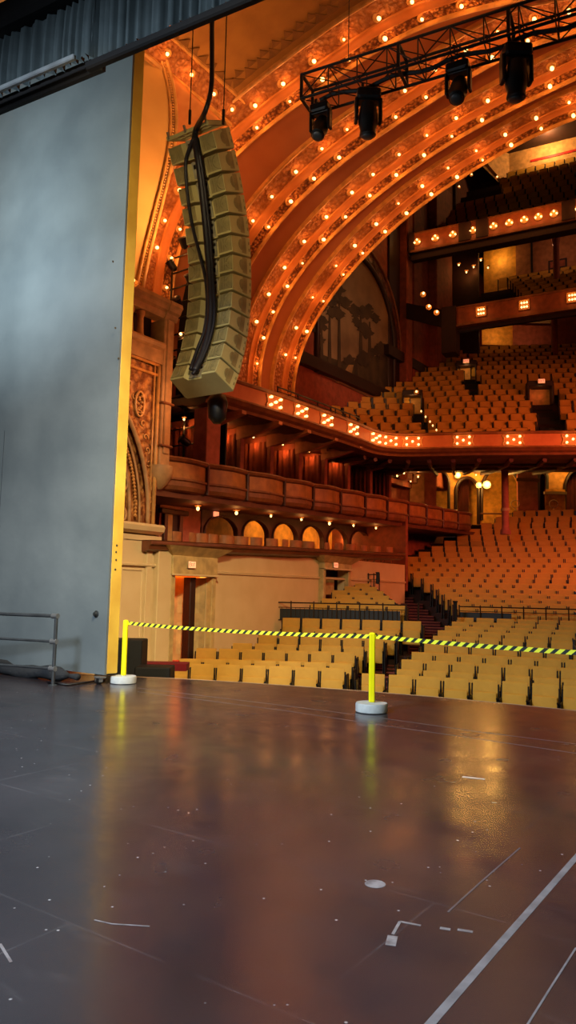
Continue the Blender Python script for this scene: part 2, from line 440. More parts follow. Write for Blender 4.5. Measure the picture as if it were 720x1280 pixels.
# --------------------------------------------------- barrier posts with striped tape
M_by = mat('bright_yellow_plastic', (238, 232, 12), .4, rgb2=(228, 222, 10))
M_base = mat('pale_base_rubber', (176, 184, 186), .6, rgb2=(160, 168, 172), scale=10)
def stanchion(px, py, label, h=1.0):
    p = at(2, 0, px, py) if px is not None else py
    t = thing('barrier_post', label, 'barrier post', p, group='yellow barrier posts')
    mb = MB(); mb.lathe(p, [(.19, 0), (.205, .012), (.207, .1), (.198, .118), (.06, .124)], 36); mb.build('base', M_base, t, smooth='auto')
    mb = MB(); mb.box(p + Vector((0, 0, .56)), (.075, .075, .88), math.radians(35), bev=.012); mb.build('post', M_by, t)
    mb = MB(); mb.box(p + Vector((0, 0, h - .04)), (.07, .07, .09), math.radians(35), bev=.01)
    mb.box(p + Vector((.03, .02, h - .05)), (.05, .03, .06), math.radians(35), bev=.006); mb.build('head', M_by, t)
    return p
s1 = stanchion(154, 854, 'yellow barrier post standing beside the yellow panel edge')
s2 = stanchion(464.5, 890, 'yellow barrier post standing alone near the middle of the stage edge')
s3 = at(2, 0, 464.5, 890); s3 = Vector((-.35, 8.1, 0))
stanchion(None, s3, 'yellow barrier post beyond the right edge of the photo')
def tape_mat():
    m = bpy.data.materials.new('striped_barrier_tape'); m.use_nodes = True
    nt = m.node_tree; N = nt.nodes; L = nt.links; b = N['Principled BSDF']; b.inputs['Roughness'].default_value = .35
    uv = N.new('ShaderNodeUVMap'); sx = N.new('ShaderNodeSeparateXYZ'); L.new(uv.outputs['UV'], sx.inputs[0])
    a = N.new('ShaderNodeMath'); a.operation = 'MULTIPLY_ADD'; a.inputs[1].default_value = -.06
    L.new(sx.outputs['Y'], a.inputs[0]); L.new(sx.outputs['X'], a.inputs[2])
    f = N.new('ShaderNodeMath'); f.operation = 'FLOORED_MODULO'; f.inputs[1].default_value = .118; L.new(a.outputs[0], f.inputs[0])
    g = N.new('ShaderNodeMath'); g.operation = 'LESS_THAN'; g.inputs[1].default_value = .062; L.new(f.outputs[0], g.inputs[0])
    mx = N.new('ShaderNodeMix'); mx.data_type = 'RGBA'; mx.inputs['A'].default_value = lin(40, 48, 44); mx.inputs['B'].default_value = lin(236, 240, 60)
    L.new(g.outputs[0], mx.inputs['Factor']); L.new(mx.outputs['Result'], b.inputs['Base Color'])
    return m
M_stripe = tape_mat()
def tape(a, c, za, zc, sag, label):
    n = 60; rows = [[], [], [], []]; us = []
    L_ = (c - a).length; dn = (c - a).normalized(); sd = Vector((-dn.y, dn.x, 0)) * .0008
    me_v = []; 
    for i in range(n + 1):
        t = i / n; p = a.lerp(c, t); z = za + (zc - za) * t - sag * 4 * t * (1 - t)
        me_v.append((p + Vector((0, 0, z - .026)), p + Vector((0, 0, z + .026)), t * L_))
    V = []; Fc = []; UV = []
    for i, (lo, hi, u) in enumerate(me_v):
        V += [lo - sd, hi - sd, hi + sd, lo + sd]
        if i:
            o = 4 * (i - 1); u0 = me_v[i - 1][2]
            for k in range(4):
                j = (k + 1) % 4; Fc.append((o + k, o + 4 + k, o + 4 + j, o + j)); vk = (0, 1, 1, 0)[k]; vj = (0, 1, 1, 0)[j]
                UV += [(u0, vk), (u, vk), (u, vj), (u0, vj)]
    me = bpy.data.meshes.new('barrier_tape'); me.from_pydata([tuple(v) for v in V], [], Fc); me.materials.append(M_stripe)
    ul = me.uv_layers.new(name='UVMap')
    for i, q in enumerate(UV): ul.data[i].uv = q
    o = bpy.data.objects.new('barrier_tape', me); COL.objects.link(o)
    tag(o, label, 'barrier tape', 'striped barrier tapes')
up = Vector((.03, .02, 0))
tape(s1 + up, s2 - up, .955, .955, .035, 'yellow and black striped tape stretched between the two yellow posts')
tape(s2 + up, s3 - up, .955, .955, .03, 'yellow and black striped tape running from the middle post out of the right side')

# --------------------------------------------------- hanging speaker array
M_spk = mat('beige_speaker_paint', (176, 164, 108), .5, rgb2=(166, 154, 100), scale=3)
M_spk2 = mat('beige_speaker_relief', (142, 128, 80), .55)
M_conn = mat('connector_plate', (150, 146, 120), .4)
H_, D2, WR, FL, HH = -0.0376, .618, 1.155, .0378, .4327
af = Vector((math.sin(H_), math.cos(H_), 0)); ar = Vector((math.cos(H_), -math.sin(H_), 0)); az = Vector((0, 0, 1))
c = Vector((-9.6585, 10.6, 10.7738)); centres = []
for k in range(1, 14):
    u = (k - 1) / 12; t = .5092 - .7608 * u - .1092 * u * u - .0732 * u ** 3
    f = af * math.cos(t) + az * math.sin(t); upv = -af * math.sin(t) + az * math.cos(t)
    hang = c.copy(); c = c - upv * HH; centres.append((c.copy(), f, upv, hang))
for k, (c, f, upv, hang) in enumerate(centres):
    lab = 'beige speaker cabinet, %s from the top of the hanging curved array' % ordn(k + 1)
    if k == 0: lab = 'topmost beige speaker cabinet of the hanging curved array, under the wires'
    if k == 12: lab = 'lowest beige speaker cabinet of the hanging array, its plain underside showing'
    base = c - f * D2 / 2
    t = thing('speaker_cabinet', lab, 'speaker', base, group='cabinets of the hanging speaker array')
    P = lambda x, y, z: c - f * D2 + ar * x + f * y + upv * z      # x right, y forward from the rear, z up
    h = HH * .93; w = WR / 2; wf = w + FL; n = .2                   # h: rear height tapers a little
    hr = HH * .82
    z0, z1 = .006, h
    # body: outline seen from above, with a shallow valley in the middle of the rear
    out = [(-w, .0), (-w * .4, .0), (-w * .3, .1), (w * .3, .1), (w * .4, .0), (w, .0), (wf, D2 * .93), (wf - .03, D2), (-wf + .03, D2), (-wf, D2 * .93)]
    mb = MB(); b = .012
    m_ = len(out); cx, cy = 0, D2 / 2
    rings = []
    for z, k2 in ((z0, b), (z0 + b, 0), (z1 - b, 0), (z1, b)):
        rings.append([P(x * (1 - k2 / w * 1.0), cy + (y - cy) * (1 - k2 / cy), z * (1 if y > .3 else hr / HH)) for x, y in out])
    vs = [p for r in rings for p in r]; fs = [tuple(range(m_ - 1, -1, -1)), tuple(range(3 * m_, 4 * m_))]
    for q in range(3):
        for i in range(m_):
            j = (i + 1) % m_; fs.append((q * m_ + i, q * m_ + j, q * m_ + m_ + j, q * m_ + m_ + i))
    mb.add(vs, fs); mb.build('cabinet_shell', M_spk, t)
    for sx in (-1, 1):
        mb = MB(); cc = P(sx * (w + FL * .5 + .003), D2 * .5, h * .5)
        Rm = Matrix((f, upv, ar * sx)).transposed()
        mb.lathe(cc - ar * sx * .004, [(.115, 0), (.115, .004), (.1, .006)], 20, Rm)
        mb.box(P(sx * (w + FL * .85 + .003), D2 * .86, h * .68), (.03, .012, .06), R=Matrix((f, ar, upv)).transposed())
        mb.box(P(sx * (w + FL * .85 + .003), D2 * .86, h * .34), (.03, .012, .06), R=Matrix((f, ar, upv)).transposed())
        mb.box(P(sx * (w + FL * .7 + .0005), D2 * .7, h * .5), (D2 * .45, .004, h * .8), R=Matrix((f, ar, upv)).transposed()); mb.build('side_relief', M_spk2, t)
    Rr = Matrix((ar, f, upv)).transposed()
    for sx in (-1, 1):
        mb = MB(); mb.box(P(sx * w * .69, .001, h * .45), (w * .56, .006, h * .7), R=Rr)
        for fx, ww in ((.50, .03), (.62, .02)): mb.box(P(sx * w * fx, -.005, h * .45), (ww, .016, h * .62), R=Rr)
        mb.box(P(sx * w * .72, -.004, h * .45), (.09, .012, h * .12), R=Rr)
        pts = [P(sx * (w * .96 - .16 * math.sin(a)), -.006, h * .46 + .14 * math.cos(a)) for a in [PI * i / 8 for i in range(9)]]
        mb.tube(pts, .013, 6)
        mb.build('rear_wing_relief', M_spk2, t)
    mb = MB(); mb.box(P(-.02, .09, h * .48), (w * .5, .02, h * .8), R=Rr); plate = mb.build('connector_plate', M_conn, t)
    for a_, b_, s_ in ((-.08, .62, .08), (.03, .36, .08), (.08, .66, .05)):
        mb = MB(); mb.box(P(a_, .075, h * b_), (s_, .02, s_), R=Rr); mb.build('socket', M_dark, plate)
top = centres[0]
tc_ = top[0] - top[1] * D2 / 2 + top[2] * HH
fr = thing('rigging_frame', 'metal rigging frame on top of the hanging speaker array', 'rigging frame', tc_)
Rr = Matrix((ar, top[1], top[2])).transposed()
mb = MB()
for sx in (-1, 1): mb.box(tc_ + ar * sx * .5 + top[2] * .07, (.07, D2 * 1.05, .09), R=Rr, bev=.01)
for sy in (-1, 0, 1): mb.box(tc_ + top[1] * sy * .27 + top[2] * .07, (1.0, .06, .07), R=Rr, bev=.01)
mb.build('frame_bars', M_spk, fr)
mb = MB()
for sx in (-.48, -.05, .48): mb.box(tc_ + ar * sx - top[1] * .3 + top[2] * .12, (.04, .05, .14), R=Rr, bev=.005)
mb.build('shackle', mat('worn_steel', (140, 136, 120), .4, metal=.6), fr)
WZ = 15.6
for (px, py, lab) in ((237, 155, 'left steel hanging wire of the speaker array'), (279, 155, 'right steel hanging wire of the speaker array')):
    y = 10.35 if px < 250 else 10.4
    a = at(1, y, px, py); mb = MB(); mb.tube([a, a + Vector((0, 0, WZ - a.z))], .011, 6)
    mb.tube([a, a + Vector((0, 0, .3))], .03, 8)
    tag(mb.build('hanging_wire', M_dark), lab, 'wire', 'hanging wires of the speaker array')
def cable(pts, y, r, name, label, n=8):
    P = [at(1, yy, px, py) for px, py, yy in pts]
    # smooth
    Q = []
    for i in range(len(P) - 1):
        p0, p1, p2, p3 = P[max(i - 1, 0)], P[i], P[i + 1], P[min(i + 2, len(P) - 1)]
        for s in range(5):
            t = s / 5; Q.append(.5 * ((2 * p1) + (p2 - p0) * t + (2 * p0 - 5 * p1 + 4 * p2 - p3) * t * t + (3 * p1 - p0 - 3 * p2 + p3) * t ** 3))
    Q.append(P[-1]); mb = MB(); mb.tube(Q, r, n)
    return tag(mb.build(name, mat('black_cable', (22, 20, 26), .5), smooth=True), label, 'cable', 'cables of the speaker array')
def ry(py): # depth of the array's rear by height in the photo
    for k in range(12):
        a = pix(centres[k][0] - centres[k][1] * D2)[1]; b_ = pix(centres[k + 1][0] - centres[k + 1][1] * D2)[1]
        if py < b_ or k == 11:
            t = (py - a) / (b_ - a); pa = centres[k][0] - centres[k][1] * D2; pb = centres[k + 1][0] - centres[k + 1][1] * D2
            return (pa.y + (pb.y - pa.y) * t) - .1
cable([(266, -20, 9.6), (265, 30, 9.6), (265, 70, 9.6), (264, 110, 9.6), (257, 138, 9.55), (246, 160, ry(180)), (244, 175, ry(190)), (248, 200, ry(205)), (253, 240, ry(245)), (258, 290, ry(295)), (262, 340, ry(345)), (264, 380, ry(385)), (262, 410, ry(412)), (254, 440, ry(440)), (243, 464, ry(462))], 0, [.045 + .03 * min(1, max(0, (q - 20) / 12)) for q in range(71)], 'cable_bundle', 'thick black cable bundle falling down the middle of the speaker array')
cable([(242, 172, ry(180)), (235, 190, ry(195)), (232, 205, ry(210)), (234, 240, ry(245)), (240, 280, ry(285)), (250, 320, ry(320)), (257, 350, ry(352)), (259, 385, ry(385)), (256, 412, ry(414)), (247, 436, ry(436)), (238, 462, ry(462))], 0, .035, 'speaker_cable', 'thin black cable looping left down the speaker array')
cable([(249, 190, ry(190)), (255, 230, ry(232)), (262, 290, ry(292)), (266, 350, ry(352)), (268, 395, ry(398)), (262, 425, ry(426)), (252, 450, ry(450)), (241, 468, ry(466))], 0, .035, 'speaker_cable', 'thin black cable right of the thick bundle on the speaker array')
q = centres[12][0] - centres[12][1] * .3 - centres[12][2] * .25 + ar * .2
mb = MB(); a = dep(272, 503, 15.2); mb.lathe(a + Vector((0, 0, -.45)), [(.08, 0), (.19, .12), (.22, .45), (.16, .6), (.03, .62)], 14)
tag(mb.build('hanging_spotlight', M_dark, smooth=True), 'black spotlight hanging below the lowest speaker cabinet', 'spotlight')

# --------------------------------------------------- lighting truss and moving heads
TZ = 11.5
ta, tb_ = at(2, TZ, 376, 93.5), at(2, TZ, 668, -1)
td = (tb_ - ta).normalized(); tn = Vector((-td.y, td.x, 0))
TL = (tb_ - ta).length + 5
tw, th = .52, .5
tr = thing('lighting_truss', 'black box lighting truss hanging below the lit arches', 'truss', ta + td * TL / 2)
for s, nm in ((0, 0), (1, 0)):
    for z in (0, -th):
        mb = MB(); a = ta + tn * tw * s + Vector((0, 0, z)); mb.tube([a, a + td * TL], .027, 8); mb.build('chord', M_dark, tr)
mb = MB(); nb = int(TL / .55)
for k in range(nb + 1):
    x = k * TL / nb
    for s in (0, 1):
        a = ta + td * x + tn * tw * s; mb.tube([a, a - Vector((0, 0, th))], .013, 6)
        if k < nb:
            b_ = ta + td * (x + TL / nb) + tn * tw * s
            if k % 2: mb.tube([a, b_ - Vector((0, 0, th))], .012, 6)
            else: mb.tube([a - Vector((0, 0, th)), b_], .012, 6)
    for z in (0, -th):
        a = ta + td * x + Vector((0, 0, z)); mb.tube([a, a + tn * tw], .012, 6)
        if k < nb: mb.tube([a, a + td * (TL / nb) + tn * tw], .01, 6)
mb.build('lattice', M_dark, tr)
for k in (0, 1.95, 3.9):
    mb = MB()
    a = ta + td * (k + .02) + tn * tw / 2 - Vector((0, 0, th / 2))
    for s in (-1, 1): mb.box(a + tn * s * tw / 2, (.06, .03, th), math.atan2(td.y, td.x)); mb.box(a + Vector((0, 0, s * th / 2)), (.06, tw, .03), math.atan2(td.y, td.x))
    mb.build('joint_plate', M_dark, tr)
mb = MB(); a = ta + td * .3 + tn * .26 - Vector((0, 0, th + .02)); pts = [a + td * (i * .25) + Vector((0, 0, .07 + .05 * math.sin(i * 1.3))) for i in range(int(TL / .25))]
mb.tube(pts, .04, 6); mb.build('cable_run', M_black, tr)
a = at(1, (ta + td * 1.3).y + .1, 435.5, 74); mb = MB(); mb.tube([a, a + Vector((0, 0, 4.6))], .008, 6); tag(mb.build('hanging_wire', M_dark), 'thin steel wire holding up the left end of the truss', 'wire')
def moving_head(px, s, lean, label, side=0):
    """hangs from the lower chord; px tells how far along the truss"""
    best = min((abs(pix(ta + td * (i * .02) + tn * tw * .5 - Vector((0, 0, th)))[0] - px), i * .02) for i in range(int(TL / .02)))[1]
    p = ta + td * best + tn * tw * .5 - Vector((0, 0, th))
    t = thing('moving_head_light', label, 'stage light', p - Vector((0, 0, .8 * s)), group='moving head lights on the truss')
    az_ = math.atan2(td.y, td.x) + side
    R = Matrix.Rotation(az_, 3, 'Z')
    mb = MB(); mb.box(p + Vector((0, 0, -.05)), (.3 * s, .1, .06), R=R); mb.box(p + R @ Vector((.1 * s, 0, .02)), (.05, .07, .12), R=R); mb.box(p + R @ Vector((-.1 * s, 0, .02)), (.05, .07, .12), R=R); mb.build('clamp', M_dark, t)
    mb = MB(); mb.box(p + Vector((0, 0, -.16 * s)), (.4 * s, .3 * s, .18 * s), R=R, bev=.03); mb.build('base_box', M_dark, t)
    yk = MB()
    for sx in (-1, 1): yk.box(p + R @ Vector((sx * .2 * s, 0, -.42 * s)), (.06 * s, .17 * s, .42 * s), R=R, bev=.02)
    yk.box(p + Vector((0, 0, -.24 * s)), (.46 * s, .15 * s, .05 * s), R=R, bev=.01); yk.build('yoke', M_dark, t)
    Rh = R @ Matrix.Rotation(lean, 3, 'X'); hc = p + Vector((0, 0, -.55 * s))
    mb = MB(); mb.lathe(hc, [(.06 * s, .26 * s), (.13 * s, .24 * s), (.16 * s, .05 * s), (.165 * s, -.08 * s), (.13 * s, -.2 * s), (.14 * s, -.28 * s), (.12 * s, -.3 * s)], 18, Rh); mb.build('lamp_head', M_dark, t, smooth='auto')
    mb = MB(); mb.lathe(hc, [(.118 * s, -.298 * s), (.09 * s, -.325 * s), (.03 * s, -.335 * s)], 18, Rh); mb.build('lens', mat('lens_glass', (50, 54, 56), .4), t, smooth=True)
    return t
moving_head(401, .95, -.5, 'leftmost black moving head light under the truss, lens turned to the stage')
moving_head(461, 1.12, .1, 'long black moving head light, second from the left end of the truss', .5)
moving_head(573, 1.0, -.5, 'third black moving head light from the left, its round lens showing')
moving_head(645, 1.18, .1, 'largest black moving head light hanging from the truss at right', .5)
# ================================================================== LIT ARCHES
XC, ZC = -3.0, 9.0
RC = {'1o': [9.579, 2.5, 0.477, 0.154, 0.024, 0.05], '1i': [9.556, 2.496, 0.466, 0.171, 0.023, 0.041],
      '2o': [9.564, 2.63, 0.523, 0.094, 0.034, 0.004], '2i': [9.526, 2.625, 0.547, 0.109, 0.038, -0.007],
      '3o': [9.639, 2.884, 0.394, 0.128, -0.126, 0.034], '3i': [9.572, 2.861, 0.455, 0.132, -0.081, 0.024],
      '4o': [9.802, 3.489, 0.137, -0.066, -0.152, -0.129]}
RC['4i'] = [9.802 - .06, 3.489 - .01, 0.137, -0.066, -0.152, -0.129]
YO = {1: 21.7, 2: 19.7, 3: 17.6, 4: 15.2}
PX_ = {
'1o':[(353.8,443.9),(367.3,410),(388,371.7),(416.5,331.7),(438.5,306),(466.6,279),(494.8,253),(524.8,231),(557,207.8),(592.5,186),(628.8,165),(667.8,143.5),(709.8,124)],
'1i':[(366.6,447.5),(380,414.5),(401.4,376.3),(425.6,342.6),(448.9,315.4),(476.7,288),(504.5,265),(535,240.5),(567.5,218.5),(600,197),(635.5,177),(674.5,157.5),(714.5,139)],
'2o':[(317.4,402.6),(331.5,368),(351.4,334.4),(376,301.5),(403.3,270.2),(436,239.5),(463.5,217),(494.8,191),(531,167.5),(567,144.7),(606.8,122.5),(648,101),(688,80.5)],
'2i':[(318.3,455),(325.4,422.8),(338,390),(355.3,357.7),(373.7,328.6),(400,298.7),(428,270),(458,242.8),(491.8,217),(525.5,191),(562,168),(599,146.3),(641,124.5),(685,102.5)],
'3o':[(313,276),(335,245.2),(366,214),(399.2,185),(430.7,160.5),(466,136),(502.6,111),(541,84),(580,60),(621,38),(666,19),(708,0)],
'3i':[(331.5,283.2),(359,251),(388,222),(420,195.5),(452.5,170),(491,144),(529.5,119),(571,94),(613,69),(657.5,46),(706,27)],
'4o':[(192.8,310),(201.8,276),(222,238),(250,200),(281,163),(315,131),(349.7,103.3),(388.5,74.7),(426.8,47.5),(470,20)],
'4i':[(204,360),(212,322.8),(225.6,286.7),(248,256),(273,224),(300.7,192.3),(330.7,162.7),(369,129.8),(405.8,101),(443,79),(483,50),(528.8,26),(573,2)]}
def rad(key, th):
    return sum(c * math.cos(2 * j * th) for j, c in enumerate(RC[key]))
def arch_pt(k, t, th, dr=0.0, zfloor=7.3):
    """th: 0 at the left springing, PI at the right; below 0 the legs go straight down"""
    tt = min(max(th, 0), PI)
    r = rad('%do' % k, tt) * (1 - t) + rad('%di' % k, tt) * t - dr
    y = YO[k] + .6 * t
    z = ZC + r * math.sin(tt)
    if th < 0: z = ZC + th * (ZC - zfloor)       # th in -1..0
    if th > PI: z = ZC - (th - PI) * (ZC - zfloor)
    return Vector((XC - r * math.cos(tt), y, z))
THS = [-1, -.5] + [PI * i / 110 for i in range(111)] + [PI + .5, PI + 1]
def band(prof, k, name, m, parent, zf=7.3, smooth='auto'):
    rows = [[arch_pt(k, t, th, dr, zf) for th in THS] for t, dr in prof]
    mb = MB(); mb.grid(rows); return mb.build(name, m, parent, smooth=smooth)
ZF = {1: 7.1, 2: 7.1, 3: 7.1, 4: 8.2}
ANM = {1: 'farthest', 2: 'second farthest', 3: 'third farthest', 4: 'nearest'}
for k in (1, 2, 3, 4):
    zf = ZF[k]
    tr_ = bpy.data.objects.new('trim_%d' % (k + 1), None); COL.objects.link(tr_); tr_['kind'] = 'structure'
    tr_.location = (XC, YO[k], zf)
    a = -.78 if k < 4 else -.95
    band([(a, 0), (a, .13), (a + .07, .15), (a + .14, .13), (a + .16, .05)], k, 'outer_rim', M_rim, tr_, zf)
    band([(a + .16, .05), (.25, .05)], k, 'outer_band', M_orn, tr_, zf)
    band([(.25, .05), (.27, .09), (.33, .09), (.36, .02), (.5, -.05), (.62, -.04), (.72, .02), (.75, .08), (.8, .08)], k, 'cove', M_cove, tr_, zf)
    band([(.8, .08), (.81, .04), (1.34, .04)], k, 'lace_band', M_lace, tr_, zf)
    band([(1.34, .04), (1.35, .12), (1.42, .15), (1.5, .12), (1.5, -.6 if k == 1 else 0)], k, 'inner_rim', M_rim, tr_, zf)
# smooth vault bays between the arches
def vault(k0, k1, name, zf=7.1):
    rows = []
    for s in range(9):
        u = s / 8; r = []
        for th in THS:
            p = arch_pt(k0, 1.5, th, 0, zf); q = arch_pt(k1, -.78, th, 0, zf)
            v = p.lerp(q, u); b = .16 * math.sin(PI * u)
            d = Vector((v.x - XC, 0, v.z - ZC)).normalized()
            r.append(v + d * b)
        rows.append(r)
    mb = MB(); mb.grid(rows); return struct(name, mb, M_vault, smooth=True)
vault(4, 3, 'ceiling'); vault(3, 2, 'ceiling.001'); vault(2, 1, 'ceiling.002')

# ---- front bay: flat ceiling, beam along the side, splayed wall with the tall niche
SX = -12.66
mb = MB(); rows = []
ths = [PI * i / 110 for i in range(111)]
vis = [th for th in ths if arch_pt(4, -.95, th).x > SX + .1 and th < PI / 2 + .9]
for y in (6.6, 9, 11, 13, 14.64):
    rows.append([Vector((arch_pt(4, -.95, th).x, y, arch_pt(4, -.95, th).z - .0)) for th in vis])
mb.grid(rows); struct('ceiling.003', mb, M_ceil, smooth=True)
# stencilled border of leaves along the ceiling edge
M_leaf = mat('leaf_stencil', (146, 100, 48), .8)
mb = MB()
def leaf(c, d, n, s):
    pts = [c - d * s * .5, c - d * s * .2 + n * s * .35, c + n * s * .7, c + d * s * .2 + n * s * .35, c + d * s * .5, c - n * s * .05]
    mb.prism(pts, (0, 0, -.012))
for i in range(60):
    th = vis[0] + (vis[-1] - vis[0]) * i / 60
    p = Vector((arch_pt(4, -.95, th).x, 14.42, arch_pt(4, -.95, th).z - .015)); p2 = Vector((arch_pt(4, -.95, th + .02).x, 14.42, arch_pt(4, -.95, th + .02).z - .015))
    d = (p2 - p).normalized(); leaf(p, d, Vector((0, -1, 0)), .42); leaf(p + Vector((0, -.22, 0)) + d * .2, d, Vector((0, -1, 0)), .3)
z0b = arch_pt(4, -.95, vis[0]).z
for i in range(22):
    y = 7 + i * .34; p = Vector((SX + .42, y, z0b + .06)); leaf(p, Vector((0, 1, 0)), Vector((1, 0, .1)), .4)
tag(mb.build('ceiling_stencil', M_leaf), 'brown leaf border painted along the edge of the flat gold ceiling', 'painted border')
# the beam
bt = bpy.data.objects.new('trim_6', None); COL.objects.link(bt); bt['kind'] = 'structure'; bt.location = (SX, 11, z0b)
def long_(prof, name, m, y0, y1):
    rows = [[Vector((SX + x, y, z0b + z)) for y in (y0, (y0 + y1) / 2, y1)] for x, z in prof]
    mb = MB(); mb.grid(rows); return mb.build(name, m, bt)
long_([(.46, .1), (.44, .0), (.4, -.03), (.36, .0)], 'rim', M_rim, 6.6, 15.0)
long_([(.36, .0), (-.04, -.42)], 'ornament_band', M_orn, 6.6, 15.0)
long_([(-.04, -.42), (-.02, -.5), (-.08, -.54), (-.12, -.5), (-.14, -.56)], 'lower_rim', M_rim, 6.6, 15.0)
# niche outline on the side wall
NI = [(176, 44), (186, 48), (196, 56), (205, 72), (212, 94), (217, 118), (219, 145), (218, 172), (214, 200), (208, 228), (201, 256), (194, 284), (187, 312), (181, 340), (176, 366)]
NP = [at(0, SX, *p) for p in NI]
def dense(P, n=4):
    Q = []
    for i in range(len(P) - 1):
        p0, p1, p2, p3 = P[max(i - 1, 0)], P[i], P[i + 1], P[min(i + 2, len(P) - 1)]
        for s in range(n):
            t = s / n; Q.append(.5 * ((2 * p1) + (p2 - p0) * t + (2 * p0 - 5 * p1 + 4 * p2 - p3) * t * t + (3 * p1 - p0 - 3 * p2 + p3) * t ** 3))
    Q.append(P[-1]); return Q
ND = dense(NP)
nt_ = bpy.data.objects.new('trim_7', None); COL.objects.link(nt_); nt_['kind'] = 'structure'; nt_.location = NP[-1]
mb = MB(); mb.tube([p + Vector((.03, 0, 0)) for p in ND], .05, 8); mb.tube([p + Vector((-.03, -.13, -.04)) for p in ND], .04, 8); mb.build('niche_rim', M_rim, nt_, smooth=True)
mb = MB()
for i in range(0, len(ND) - 1):
    for s in (0, .5):
        p = ND[i].lerp(ND[i + 1], s) + Vector((.0, -.07, -.02)); mb.lathe(p, [(.01, -.03), (.032, 0), (.01, .03)], 6)
mb.build('bead_row', M_rim, nt_)
# concave niche
rows = []
for p in ND:
    r = []
    for s in range(13):
        u = s / 12; r.append(Vector((SX - .06 - 1.1 * math.sin(u * PI / 2) ** 1.0, p.y - .12 + (7.4 - p.y) * u, p.z)))
    rows.append(r)
mb = MB(); mb.grid(rows); struct('wall_left_niche', mb, M_niche, smooth=True)
# wall between the niche, the beam and the nearest arch
A = []
nP = len(ND)
th_lo = 0; 
def arch_at_z(z):
    best = None
    for i in range(0, 400):
        th = PI / 2 * i / 400; p = arch_pt(4, -.95, th, .0, 8.2)
        if best is None or abs(p.z - z) < best[0]: best = (abs(p.z - z), p)
    q = best[1].copy()
    if z < ZC: q = arch_pt(4, -.95, 0, 0, 8.2); q.z = z
    return q
rows = []
zt_ = z0b - .5
for p in ND:
    a = arch_at_z(min(p.z, zt_ + .35)); 
    if p.z > zt_ - .2: a = Vector((SX - .1, 14.7, min(p.z, zt_)))
    pp = Vector((SX, p.y, min(p.z, zt_)))
    r = []
    for s in range(7):
        u = s / 6; v = pp.lerp(a, u); r.append(v)
    rows.append(r)
mb = MB(); mb.grid(rows); struct('wall_left_splay', mb, M_spand, smooth=True)

# ---- the bulbs
proto = thing('light_bulb', 'x', 'light bulb', (0, 0, 0))
mb = MB(); mb.lathe((0, 0, 0), [(.11, -.005), (.11, .02), (.075, .045), (.07, .02), (.04, .02), (.04, .06)], 12); sock = mb.build('rosette', M_rim, proto, local=True, smooth='auto')
mb = MB(); mb.lathe((0, 0, 0), [(.018, .05), (.035, .07), (.045, .1), (.042, .13), (.022, .155), (.004, .162)], 12); glass = mb.build('glass', M_bulb, proto, local=True, smooth=True)
NBULB = [0]
def bulb(p, nrm, label, group, power, scale=1.0, cat='light bulb'):
    """a bulb in its rosette, its axis along nrm"""
    if NBULB[0] == 0: r = proto
    else:
        r = proto.copy(); COL.objects.link(r)
        for ch in (sock, glass):
            c = ch.copy(); COL.objects.link(c); c.parent = r
    NBULB[0] += 1
    r.matrix_basis = Matrix.Translation(p) @ Vector(nrm).to_track_quat('Z', 'Y').to_matrix().to_4x4() @ Matrix.Scale(scale, 4)
    r['label'] = label; r['group'] = group; r['category'] = cat
    if power: point(p + Vector(nrm).normalized() * .3, power * (1 if power > 4.5 else rnd.choice((.5, .8, 1, 1.3, 1.5))), ARCHC)
    return r
ARCHC = (1, .34, .075)
ARCHP = 4.4
for key in ('1o', '1i', '2o', '2i', '3o', '3i', '4o', '4i'):
    k = int(key[0]); t = 0 if key[1] == 'o' else 1
    ths_ = []
    for px, py in PX_[key]:
        p = at(1, YO[k] + .6 * t, px, py); ths_.append(math.atan2(p.z - ZC, XC - p.x))
    ths_.sort()
    side = 'outer' if t == 0 else 'inner'
    for i, th in enumerate(ths_):
        p = arch_pt(k, t, th, .05)
        n = Vector((XC - p.x, -2.2 if t == 0 else -1.2, ZC - p.z)).normalized()
        bulb(p, n, 'glowing bulb, %s from the bottom in the %s string of the %s arch' % (ordn(i + 1), side, ANM[k]), 'bulbs in the %s string of the %s arch' % (side, ANM[k]), ARCHP, rnd.choice((.75, .9, 1.0, 1.15, 1.25)))
    st = (ths_[-1] - ths_[-3]) / 2; th = ths_[-1] + st; i = 0
    while th < PI * .97:
        p = arch_pt(k, t, th, .05); n = Vector((XC - p.x, -1.5, ZC - p.z)).normalized()
        if i % 2 == 0:
            bulb(p, n, 'glowing bulb of the %s string of the %s arch, beyond the photo edge' % (side, ANM[k]), 'unseen bulbs in the %s string of the %s arch' % (side, ANM[k]), ARCHP * 1.1)
        th += max(st, .06); i += 1
# bulbs along the side beam
for i, (px, py) in enumerate([(210, 42), (240, 67.5), (268, 88), (290.5, 109.5)]):
    p = at(0, SX + .16, px, py); p.z = z0b - .2
    p = Vector((SX + .16, p.y, z0b - .21))
    bulb(p, Vector((.6, -.5, -1)), 'glowing bulb, %s from the left along the ornate beam at the ceiling' % ordn(i + 1), 'bulbs along the ornate ceiling beam', ARCHP)
